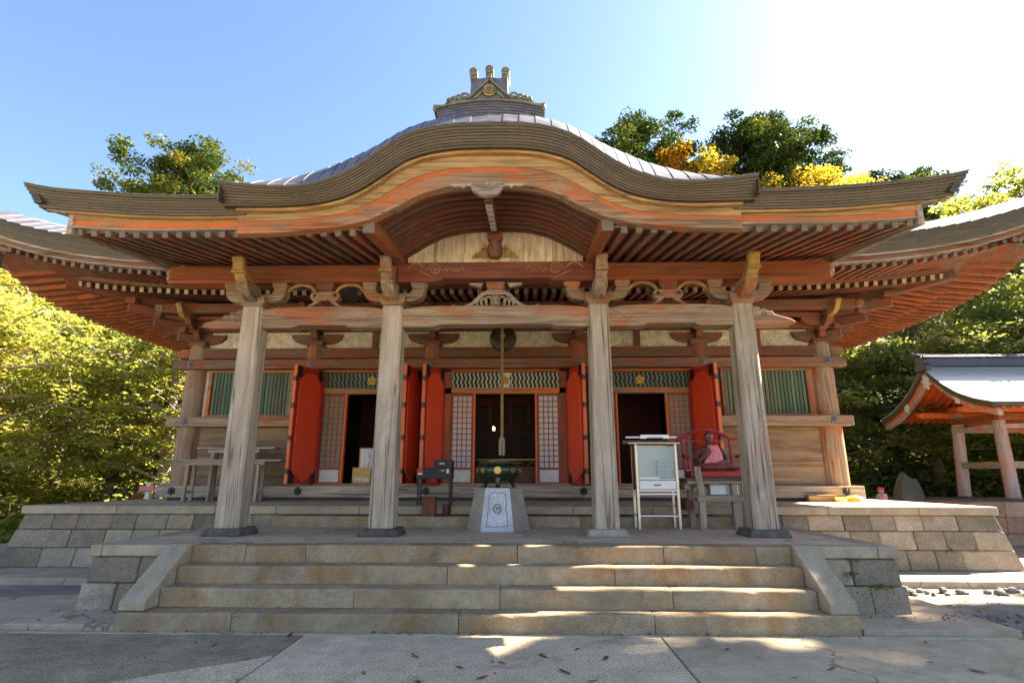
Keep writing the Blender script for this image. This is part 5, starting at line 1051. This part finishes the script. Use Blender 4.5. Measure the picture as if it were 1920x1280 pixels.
jz = thing('small_stone_statue', 'small grey stone statue wearing a red cap right of the hall', 'statue', (10.25, 16.0, .72))
B().lathe([(.20, .3), (.22, .72), (.20, .80), (.135, .86), (.125, 1.0), (.145, 1.10), (.11, 1.19), (.05, 1.22)], (10.25, 16, 0), 16).build('robe', M['jizo'], jz, smooth=True)
B().ball((10.25, 15.99, 1.285), (.075, .075, .085), 0, 14, 10).build('head', M['jizo'], jz, smooth=True); B().lathe([(.085, 1.30), (.082, 1.335), (.06, 1.37), (.0, 1.385)], (10.25, 15.99, 0), 14).build('red_cap', M['redlabel'], jz, smooth=True)
B().box(10.19, 10.31, 15.85, 15.86, 1.05, 1.2).build('bib', M['pink'], jz)
# bell pavilion
pvn = thing('bell_pavilion', 'small open pavilion with orange gable, metal roof and pale posts', 'pavilion', (15, 16.5, .3))
PB = [(13.55, 15.7), (13.55, 17.4), (16.6, 15.7), (16.6, 17.4)]
for x in np.arange(11.4, 18.3, .86):
    B().box(x + .004, x + .855, 14.5, 14.95, .30, .68).build('base_stone', M['redstone'], pvn, bev=.015); B().box(x + .004, x + .855, 14.56, 14.95, .0, .298).build('base_stone', M['redstone'], pvn, bev=.015)
    B().box(x + .004, x + .855, 14.47, 14.95, .682, 1.04).build('base_stone', M['redstone'], pvn, bev=.015)
B().box(11.4, 18.3, 14.955, 18.8, 0, 1.035).build('base_fill', M['redstone'], pvn)
for x, y in PB:
    s = .06 if x < 14 else -.06; t = .06 if y < 16 else -.06
    B().lathe([(.24, 1.04), (.24, 1.09), (.18, 1.10)], (x, y, 0), 16).build('post_base', M['oldstone'], pvn)
    B().tube([(x, y, 1.09), (x + s, y + t, 2.4), (x + 2 * s, y + 2 * t, 3.55)], [.165, .155, .145], 16).build('post', M['postw'], pvn, smooth=True)
def rail(a, c, z, h, m='postw', w=.1): B().beam((a[0], a[1], z), (c[0], c[1], z), w, h).build('tie_rail', M[m], pvn, bev=.008)
for z, h, m in ((1.98, .17, 'grey_y'), (3.02, .13, 'postw'), (3.28, .19, 'keta_y')):
    for i, j in ((0, 1), (2, 3), (0, 2), (1, 3)): rail(PB[i], PB[j], z, h, m)
for x, y in PB:
    B().box(x - .30, x + .42, y - .08, y + .12, 3.42, 3.55).build('bracket', M['yellow'], pvn, bev=.02); B().box(x - .05, x + .15, y - .32, y + .36, 3.43, 3.545).build('bracket', M['yellow'], pvn, bev=.02)
for y in (15.7, 17.4): B().box(12.6, 17.8, y - .1, y + .1, 3.40, 3.56).build('eave_beam', M['orange'], pvn, bev=.01)
B().box(13.5, 13.72, 15.3, 17.8, 3.563, 3.72).build('cross_beam', M['orange'], pvn, bev=.01)
XA, XB, YM2 = 12.35, 18.2, 16.55
prof = [(0, 4.86), (.35, 4.50), (.75, 4.17), (1.2, 3.88), (1.7, 3.66), (2.25, 3.50)]     # half section: distance from ridge, height
pz = lambda d: float(np.interp(d, [p[0] for p in prof], [p[1] for p in prof]))
D = np.linspace(0, 2.25, 28)
for sd_ in (-1, 1):
    for k in range(27):        # shingle rows down the slope
        d0, d1 = D[k], D[k + 1] + .008
        B().hexa([(XA, YM2 + sd_ * d0, pz(d0)), (XB, YM2 + sd_ * d0, pz(d0)), (XB, YM2 + sd_ * d1, pz(d1) + .004), (XA, YM2 + sd_ * d1, pz(d1) + .004), (XA, YM2 + sd_ * d0, pz(d0) + .02), (XB, YM2 + sd_ * d0, pz(d0) + .02), (XB, YM2 + sd_ * d1, pz(d1) + .026), (XA, YM2 + sd_ * d1, pz(d1) + .026)]).build('roof_row', M['roofpav'], pvn)
    for off, th, dx, m, nme in ((-.005, .15, .0, 'copper', 'verge'), (-.14, .07, .06, 'orange', 'orange_board'), (-.20, .14, .10, 'postw', 'bargeboard')):
        vs = []
        for d in D: vs += [(XA + dx, YM2 + sd_ * d, pz(d) + off), (XA + dx + .12, YM2 + sd_ * d, pz(d) + off), (XA + dx + .12, YM2 + sd_ * d, pz(d) + off - th), (XA + dx, YM2 + sd_ * d, pz(d) + off - th)]
        n = len(D); fs = [(4 * i + j, 4 * i + (j + 1) % 4, 4 * i + 4 + (j + 1) % 4, 4 * i + 4 + j) for i in range(n - 1) for j in range(4)] + [(0, 1, 2, 3), tuple(4 * (n - 1) + j for j in (3, 2, 1, 0))]
        B().add(vs, fs).build(nme, M[m], pvn)
    vs = []
    for x in (XA + .2, XB):
        for d in D: vs.append((x, YM2 + sd_ * d, pz(d) - .05))
    B().add(vs, [(i, i + 1, 28 + i + 1, 28 + i) for i in range(27)]).build('roof_deck', M['orange'], pvn)
    B().box(XA + .05, XB, *sorted((YM2 + sd_ * 2.12, YM2 + sd_ * 2.26)), 3.40, 3.50).build('eave_fascia', M['copper'], pvn)
    for x in np.arange(XA + .35, 17.9, .24):
        b = B(); [b.beam((x, YM2 + sd_ * a, pz(a) - .13), (x, YM2 + sd_ * c, pz(c) - .13), .07, .09) for a, c in ((.1, .6), (.6, 1.2), (1.2, 1.7), (1.7, 2.15))]; b.build('rafter', M['orange'], pvn)
ro = B().box(XA + .05, XB, YM2 - .13, YM2 + .13, 4.86, 5.10).build('ridge_box', M['ridgedark'], pvn, bev=.01); B().box(XA - .02, XB, YM2 - .19, YM2 + .19, 5.10, 5.15).build('ridge_cap', M['ridgedark'], ro, bev=.01)
B().tube([(XA - .25, YM2, 5.24), (XA - .05, YM2, 5.19), (XA + .3, YM2, 5.18), (XB, YM2, 5.18)], .05, 8).build('ridge_roll', M['ridgedark'], ro, smooth=True)
B().prism([(YM2 - .22, 4.72), (YM2 + .22, 4.72), (YM2 + .26, 4.86), (YM2 + .17, 4.93), (YM2 + .20, 5.03), (YM2 + .10, 5.16), (YM2 - .10, 5.16), (YM2 - .20, 5.03), (YM2 - .17, 4.93), (YM2 - .26, 4.86)], XA - .05, XA + .12, 'x').build('ridge_end_tile', M['ridgedark'], ro, bev=.012)
def pendant(y, z, k):
    pts = [(y + k * .13 * (1 + .3 * math.cos(7 * a)) * math.cos(a), z + k * .19 * (1 + .3 * math.cos(7 * a)) * math.sin(a)) for a in np.linspace(0, 2 * math.pi, 43)[:-1]]
    B().prism(pts, XA + .04, XA + .10, 'x').build('carved_pendant', M['white'], pvn, bev=.01)
pendant(YM2, 4.42, 1.1); pendant(YM2 - 1.05, 3.78, .75); pendant(YM2 + 1.05, 3.78, .75)
# loose stones and litter on the ground
peb = B(); peb.ball((0, 0, 0), 1.0, 0, 8, 6); base = [tuple(v) for v in peb.v]; rs = np.random.default_rng(11)
meshes = []
for k in range(4):
    q = B(); q.v = [tuple(np.array(v) * (1 + .28 * rs.normal())) if False else (v[0] * (1 + .2 * math.sin(3 * v[1] + k)), v[1] * (1 + .25 * math.cos(2 * v[2] + 2 * k)), v[2] * .7) for v in base]; q.f = peb.f; q.m = peb.m; meshes.append(q.mesh('loose_stone', M['pebble'], smooth=False))
places = [(rs.uniform(5.75, 7.9), rs.uniform(8.55, 9.0), rs.uniform(.03, .075)) for k in range(30)] + [(rs.uniform(5.75, 6.6), rs.uniform(6.5, 7.5), rs.uniform(.015, .035)) for k in range(46)]
for k, (x, y, r) in enumerate(places):
    o = put('loose_stone', meshes[k % 4], None, (x, y, r * .45), (0, 0, rs.uniform(0, 6))); o.scale = (r, r * rs.uniform(.6, 1), r)
    tag(o, 'fist-sized grey stone in the rubble row along the right-hand apron', 'stone', 'rubble stones along the right apron') if k < 30 else tag(o, 'small pale pebble beside the right-hand cement apron', 'pebble', 'pebbles beside the right apron')
lf = B().add([(-.06, 0, .004), (-.02, -.018, .010), (.05, -.012, .004), (.075, 0, .012), (.04, .016, .004), (-.02, .014, .008)], [(0, 1, 2, 3, 4, 5)]).mesh('fallen_leaf', M['dead'])
for k, (x, y) in enumerate([(-2.0, 6.26), (-.55, 5.6), (.95, 5.85), (.62, 5.65), (.25, 5.45), (-.1, 5.3), (1.2, 5.6), (.8, 5.2), (1.0, 5.0), (-.9, 5.15), (.1, 5.05), (2.4, 5.9), (3.1, 5.35), (4.3, 5.3), (-2.6, 5.9), (-.4, 4.95), (5.9, 7.9), (6.1, 7.6), (6.9, 7.7), (6.4, 8.2)]):
    o = put('fallen_leaf', lf, None, (x, y, .014 if y < 6.3 else .004), (rs.uniform(-.2, .2), rs.uniform(-.2, .2), rs.uniform(0, 6)))
    s = rs.uniform(.7, 1.2); o.scale = (s, s, s); tag(o, 'small dry reddish leaf lying on the ground before the steps', 'leaf', 'fallen leaves on the ground')
# ------------------------------------------------------------------ trees and undergrowth
def leaf_mesh(name, C, size, mat, tint, flat=.5, long=1.7, seed=0):
    r = np.random.default_rng(seed); n = len(C)
    nrm = r.normal(size=(n, 3)); nrm[:, 2] = np.abs(nrm[:, 2]) + flat * 2.0; nrm /= np.linalg.norm(nrm, axis=1)[:, None]
    a = r.normal(size=(n, 3)); a -= nrm * np.sum(a * nrm, axis=1)[:, None]; a /= np.linalg.norm(a, axis=1)[:, None]; b = np.cross(nrm, a)
    s = (size * r.uniform(.6, 1.25, n))[:, None]; a = a * s * long * .5; b = b * s * .5
    V = np.stack([C - a, C - b * .9 + a * .1, C + a, C + b * .9 + a * .1], 1).reshape(-1, 3)
    me = bpy.data.meshes.new(name); me.vertices.add(4 * n); me.vertices.foreach_set('co', V.astype(np.float32).ravel())
    me.loops.add(4 * n); me.loops.foreach_set('vertex_index', np.arange(4 * n, dtype=np.int32)); me.polygons.add(n)
    me.polygons.foreach_set('loop_start', np.arange(0, 4 * n, 4, dtype=np.int32)); me.polygons.foreach_set('loop_total', np.full(n, 4, dtype=np.int32))
    at = me.attributes.new('tint', 'FLOAT', 'FACE'); at.data.foreach_set('value', np.clip(tint, 0, 1).astype(np.float32))
    me.materials.append(mat); me.update(); me.validate(); return me
LM = {
 'maple': leafmat('maple_leaves', [(0, (.10, .135, .035)), (.35, (.21, .24, .065)), (.7, (.36, .35, .11)), (1, (.48, .37, .10))], .68),
 'green': leafmat('green_leaves', [(0, (.06, .10, .025)), (.5, (.17, .21, .05)), (.85, (.31, .31, .08)), (1, (.42, .36, .07))], .62),
 'gold': leafmat('golden_leaves', [(0, (.26, .19, .025)), (.5, (.46, .34, .04)), (.85, (.56, .43, .06)), (1, (.46, .24, .035))], .5),
 'orange': leafmat('orange_leaves', [(0, (.28, .15, .015)), (.6, (.55, .30, .025)), (1, (.50, .18, .02))], .45),
 'cedar': leafmat('cedar_foliage', [(0, (.012, .032, .008)), (.5, (.04, .075, .014)), (.85, (.11, .14, .02)), (1, (.20, .18, .025))], .25),
}
def tree(name, label, cat, x, y, H, kind, spread, first=.3, nb=34, lpc=60, lsize=.17, clump=.62, seed=1, trunk=.2, bark='barkpale', flat=.5, lean=(0, 0), top=None, group=None, tintb=0.0, cz=.45, low=None, z0=None, profile=None, jit=1.0):
    r = np.random.default_rng(seed); z0 = hillz(x, y) - .1 if z0 is None else z0
    t = thing(name, label, cat, (x, y, z0), group); P = []; Tn = []
    trunkpts = [Vector((x + lean[0] * q ** 1.5 + .12 * H * .1 * math.sin(q * 5 + seed), y + lean[1] * q ** 1.5 + .1 * H * .1 * math.cos(q * 4 + seed), z0 + H * .95 * q)) for q in np.linspace(0, 1, 9)]
    b = B().tube(trunkpts, [trunk * (1.25 - 1.1 * q) + .015 for q in np.linspace(0, 1, 9)], 9)
    prof = profile or (lambda q: math.sin(math.pi * min(1, .12 + .88 * q) ** .8) ** .7)
    for k in range(nb):
        q = first + (1 - first) * ((k + r.uniform(0, 1)) / nb); q = min(q, .99); i = q * 8; j = int(i); base = trunkpts[j].lerp(trunkpts[min(8, j + 1)], i - j)
        az = k * 2.4 + r.uniform(-.5, .5); L = spread * prof((q - first) / (1 - first)) * r.uniform(.65, 1.1); up = r.uniform(.1, .55) * L
        d = Vector((math.cos(az), math.sin(az), 0)); pts = [base + d * L * u + Vector((r.uniform(-.1, .1) * L * u, r.uniform(-.1, .1) * L * u, up * u ** .8 - .12 * L * u * u)) for u in (0, .3, .6, .85, 1.0)]
        b.tube(pts, [trunk * .42 * (1.1 - q * .7), trunk * .30 * (1.1 - q * .7), trunk * .2 * (1.1 - q * .7), trunk * .12, .01], 6, cap=False)
        nc = max(3, int(L / (clump * .55)))
        for u in np.linspace(.28, 1.05, nc):
            ii = min(3.999, u / 1.05 * 4); jj = int(ii); c = pts[jj].lerp(pts[jj + 1], ii - jj); off = Vector(r.normal(size=3)) * clump * (.35 + .75 * u) * jit; off.z *= .5; c = c + off
            n = int(lpc * r.uniform(.6, 1.3)); u3 = r.normal(size=(n, 3)); u3 /= np.linalg.norm(u3, axis=1)[:, None]; u3 *= (r.uniform(0, 1, n) ** .45)[:, None] * clump * r.uniform(.7, 1.15); u3[:, 2] *= cz
            P.append(np.array(c)[None, :] + u3); Tn.append(np.full(n, r.normal(.45 + tintb, .17)) + r.normal(0, .13, n))
            if r.random() < .5: b.tube([pts[jj], pts[jj].lerp(c, .6) + Vector((0, 0, .04)), c], [.022, .014, .005], 4, cap=False)
    b.build('trunk', M[bark], t, smooth=True); put('crown', leaf_mesh('crown', np.concatenate(P), lsize, LM[kind], np.concatenate(Tn), flat, seed=seed), t)
    return t
PUFF = lambda q: (1 - min(1, q) ** 2.4) ** .6 * (.45 + .55 * min(1, q * 2.5)) + .06
# left of the hall
L = [
 ('maple_tree', 'pale yellow-green maple at the left picture edge, in front', -17.2, 17.0, 8.2, 'maple', 4.2, 11, .05),
 ('maple_tree', 'yellow-green maple with pale leaning stems beside the hall corner', -12.6, 20.0, 8.3, 'maple', 3.6, 12, -.02),
 ('maple_tree', 'broad yellow-green maple in the middle of the left thicket', -15.6, 21.5, 9.0, 'maple', 4.4, 13, .02),
 ('green_tree', 'greener maple behind the corner post left of the hall', -13.2, 25.5, 10.0, 'green', 4.2, 14, .1),
 ('maple_tree', 'tall yellow maple at the far left behind the front maple', -21.5, 22.5, 11.0, 'maple', 4.8, 15, .12),
 ('dark_evergreen', 'dark green evergreen rising above the left maples', -21.8, 26.5, 12.8, 'cedar', 3.4, 16, .1),
 ('orange_tree', 'orange-gold tree on the slope at the upper left edge', -27.5, 29.0, 11.5, 'orange', 5.2, 17, 0),
 ('orange_tree', 'yellow-orange tree under the left end of the main eave', -20.0, 31.5, 12.5, 'gold', 4.6, 18, -.2),
 ('green_tree', 'green tree low behind the left signpost', -11.6, 23.5, 6.5, 'green', 3.0, 19, .1),
]
for i, (nme, lab, x, y, H, kind, sp, sd0, tb) in enumerate(L):
    tree(nme, lab, 'tree', x, y, H, kind, sp, first=.12 if y < 24 else .2, nb=46, lpc=62, lsize=.122 if y < 24 else .155, clump=.74, seed=sd0, trunk=.19, tintb=tb, cz=.26, flat=.7, group='trees left of the hall', bark='barkpale' if y < 24 else 'bark')
# right of the hall
Rr = [
 ('maple_tree', 'bright yellow maple with bare grey stems right of the hall eave', 16.2, 22.0, 9.3, 'maple', 4.3, 31, .10),
 ('maple_tree', 'yellow-green tree filling the gap between hall and pavilion', 12.2, 22.6, 7.6, 'maple', 3.6, 32, -.12),
 ('green_tree', 'dark green tree right behind the bell pavilion posts', 15.6, 23.4, 7.0, 'green', 4.2, 33, .12),
 ('maple_tree', 'yellow-green maple above the pavilion ridge at the right edge', 22.5, 24.5, 11.6, 'maple', 4.8, 34, 0),
 ('green_tree', 'tall yellow-green tree on the slope at the upper right edge', 26.5, 27.0, 13.0, 'maple', 5.0, 35, -.15),
 ('maple_tree', 'yellow-green maple behind the corner post right of the hall', 13.6, 26.0, 9.6, 'maple', 4.0, 36, -.08),
 ('green_tree', 'low green tree at the right edge behind the pavilion', 20.0, 21.5, 7.0, 'green', 4.4, 37, 0),
]
for i, (nme, lab, x, y, H, kind, sp, sd0, tb) in enumerate(Rr):
    tree(nme, lab, 'tree', x, y, H, kind, sp, first=.1 if y < 24 else .2, nb=46, lpc=62, lsize=.122 if y < 24 else .155, clump=.74, seed=sd0, trunk=.17, tintb=tb, cz=.30, flat=.6, group='trees right of the hall', bark='bark')
# crowns standing above the roofs
def cedar(label, x, y, ztop, H, spread, seed, tintb=0.0, z0=None, lsize=.30):
    z0 = hillz(x, y) - .3; H = ztop - z0; tree('cedar_tree', label, 'tree', x, y, H, 'cedar', spread, first=.50, nb=62, lpc=180, lsize=lsize * .52, clump=.85, jit=.85, seed=seed, trunk=.42, bark='bark', flat=.25, cz=.5, tintb=tintb, z0=z0, profile=PUFF, group='trees above the roofs')
cedar('old cedar with open crown above the left porch eave', -22.0, 33, 24.2, 21, 4.0, 51, .22, lsize=.27)
cedar('round dark cedar just right of the curved gable', 8.9, 36, 28.2, 22, 4.4, 52, .02)
cedar('wide dark cedar above the right porch eave', 17.3, 36, 28.0, 22, 5.2, 53, 0)
cedar('small dark cedar low over the right porch eave', 26.5, 36, 22.8, 18, 4.2, 54, 0)
def gold(label, x, y, ztop, H, spread, kind, seed, tb=0):
    H = ztop - hillz(x, y) + .3
    tree('golden_tree', label, 'tree', x, y, H, kind, spread, first=.5, nb=38, lpc=150, lsize=.14, clump=.85, jit=.8, seed=seed, trunk=.22, bark='barkpale', flat=.4, cz=.6, tintb=tb, z0=ztop - H, group='trees above the roofs')
gold('golden-yellow tree between the two dark cedars', 12.4, 33, 22.6, 17, 4.2, 'gold', 61, 0)
gold('golden tree in front of the wide cedar, right part', 20.0, 33, 21.6, 16, 4.4, 'gold', 62, .02)
gold('thin orange-leaved tree beside the round dark cedar', 10.6, 33.5, 23.6, 17, 1.9, 'orange', 63, .2)
# unseen trees beyond the right edge, added and shaped to shade steps and paving
tree('unseen_shade_tree', 'unseen tall green tree added for shade beyond the right picture edge', 'tree', 27.5, 11.5, 34, 'green', 5.6, first=.25, nb=84, lpc=150, lsize=.30, clump=1.2, jit=.45, seed=71, trunk=.35, bark='bark', flat=.4, cz=.5)
tree('unseen_shade_tree', 'second unseen tall green tree added for shade beyond the right picture edge, farther back', 'tree', 27.5, 15.3, 29.0, 'green', 2.3, first=.3, nb=100, lpc=110, lsize=.26, clump=.65, jit=.7, seed=72, trunk=.3, bark='bark', flat=.4, cz=.5)
# undergrowth: bushes and ferns that nobody could count
def undergrowth(name, label, boxes, kind, seed, lsize=.12, dens=260):
    r = np.random.default_rng(seed); P = []; T = []
    for (xa, xb, ya, yb, h) in boxes:
        n = int((xb - xa) * (yb - ya) * 1.1) + 6
        for k in range(n):
            x, y = r.uniform(xa, xb), r.uniform(ya, yb); z = hillz(x, y); hh = h * r.uniform(.35, 1.1); m = int(dens * r.uniform(.5, 1.2)); q = r.normal(size=(m, 3)) * np.array([.55, .55, hh * .42]); q[:, 2] = np.abs(q[:, 2])
            P.append(np.array([x, y, z]) + q); T.append(np.full(m, r.normal(.4, .2)) + r.normal(0, .12, m))
    o = put(name, leaf_mesh(name, np.concatenate(P), lsize, LM[kind], np.concatenate(T), .5, seed=seed)); o['kind'] = 'stuff'; o['label'] = label; o['category'] = 'undergrowth'
undergrowth('undergrowth', 'leafy yellow-green undergrowth below the trees left of the hall', [(-14, -10.2, 17.0, 18.5, .8), (-24, -10.8, 17.6, 20.5, 1.2), (-28, -11.5, 20.5, 27, 2.0), (-30, -9, 27, 33, 2.6)], 'maple', 81)
undergrowth('undergrowth', 'dark green undergrowth below the trees right of the hall', [(9.6, 12.6, 17.6, 20, 1.6), (12.5, 26, 19.4, 23, 2.2), (9.5, 30, 23, 31, 2.8)], 'green', 82)
g = np.random.default_rng(90); n = 9000; C = np.stack([g.uniform(-19, -10.9, n), g.uniform(14.6, 18.2, n), g.uniform(.01, .12, n)], 1)
o = put('grass', leaf_mesh('grass', C, .09, M['grass'], g.uniform(0, 1, n), 0.0, 2.2, 91)); o['kind'] = 'stuff'; o['label'] = 'sunlit grass beyond the left end of the podium'; o['category'] = 'grass'
g = np.random.default_rng(92); spots = [(4.2, 7.13, .36), (4.38, 7.15, .66), (4.62, 7.12, .37), (4.35, 7.15, .5), (4.7, 7.12, .36), (5.9, 10.0, .43), (6.6, 10.05, .43), (6.0, 10.0, .12), (7.6, 10.05, .43), (8.0, 10.05, .43)]
P = []
for (x, y, z) in spots: q = g.normal(size=(26, 3)) * np.array([.05, .012, .018]); P.append(np.array([x, y, z]) + q - np.array([0, .02, 0]))
P = np.concatenate(P); o = put('wall_weeds', leaf_mesh('wall_weeds', P, .028, LM['green'], g.uniform(.2, .8, len(P)), .2, 1.4, 93)); o['kind'] = 'stuff'; o['label'] = 'tiny green weeds growing from the joints of the right-hand stones'; o['category'] = 'weeds'
# far ridge
def mountain():
    b = B(); nx, ny = 60, 14; vs = []
    for j in range(ny):
        for i in range(nx):
            x = 120 + 560 * i / (nx - 1); y = 330 + 220 * j / (ny - 1); h = 190 * math.exp(-((x - 410) / 150) ** 2) * math.sin(math.pi * min(1, j / (ny - 1) * 1.1 + .02)) * (1 + .08 * math.sin(i * .9) + .05 * math.sin(i * 2.1 + j)); vs.append((x, y, h - 4))
    b.add(vs, [(j * nx + i, j * nx + i + 1, (j + 1) * nx + i + 1, (j + 1) * nx + i) for j in range(ny - 1) for i in range(nx - 1)])
    return struct(b.build('mountain', plain('distant_forest', (.10, .13, .16), .95, 0, .25, .05), smooth=True))
mountain()

# leaf litter gathered along the foot of the steps and walls
g = np.random.default_rng(95); P = []
for (xa, xb, ya, yb, z, n) in ((-3.9, 4.0, 6.31, 6.385, .021, 90), (-5.3, -4.0, 6.9, 7.06, .074, 40), (4.0, 5.6, 6.8, 7.05, .074, 60), (-3.6, 3.6, 7.0, 7.18, .604, 26), (-3.6, 3.6, 6.86, 6.915, .404, 26), (-3.6, 3.6, 6.60, 6.65, .204, 30), (-4.6, 4.6, 9.6, 9.92, .80, 50), (5.7, 8.2, 7.0, 9.0, .004, 220), (-9, 6, 3.8, 6.2, .015, 110), (-8.5, 8.5, 10.6, 12.4, 1.13, 60)):
    P.append(np.stack([g.uniform(xa, xb, n), g.uniform(ya, yb, n), np.full(n, z) + g.uniform(.002, .010, n)], 1))
P = np.concatenate(P); o = put('leaf_litter', leaf_mesh('leaf_litter', P, .022, M['dead'], g.uniform(0, 1, len(P)), 1.4, 2.0, 96)); o['kind'] = 'stuff'; o['label'] = 'fine dry leaf litter scattered over the steps and paving'; o['category'] = 'leaf litter'
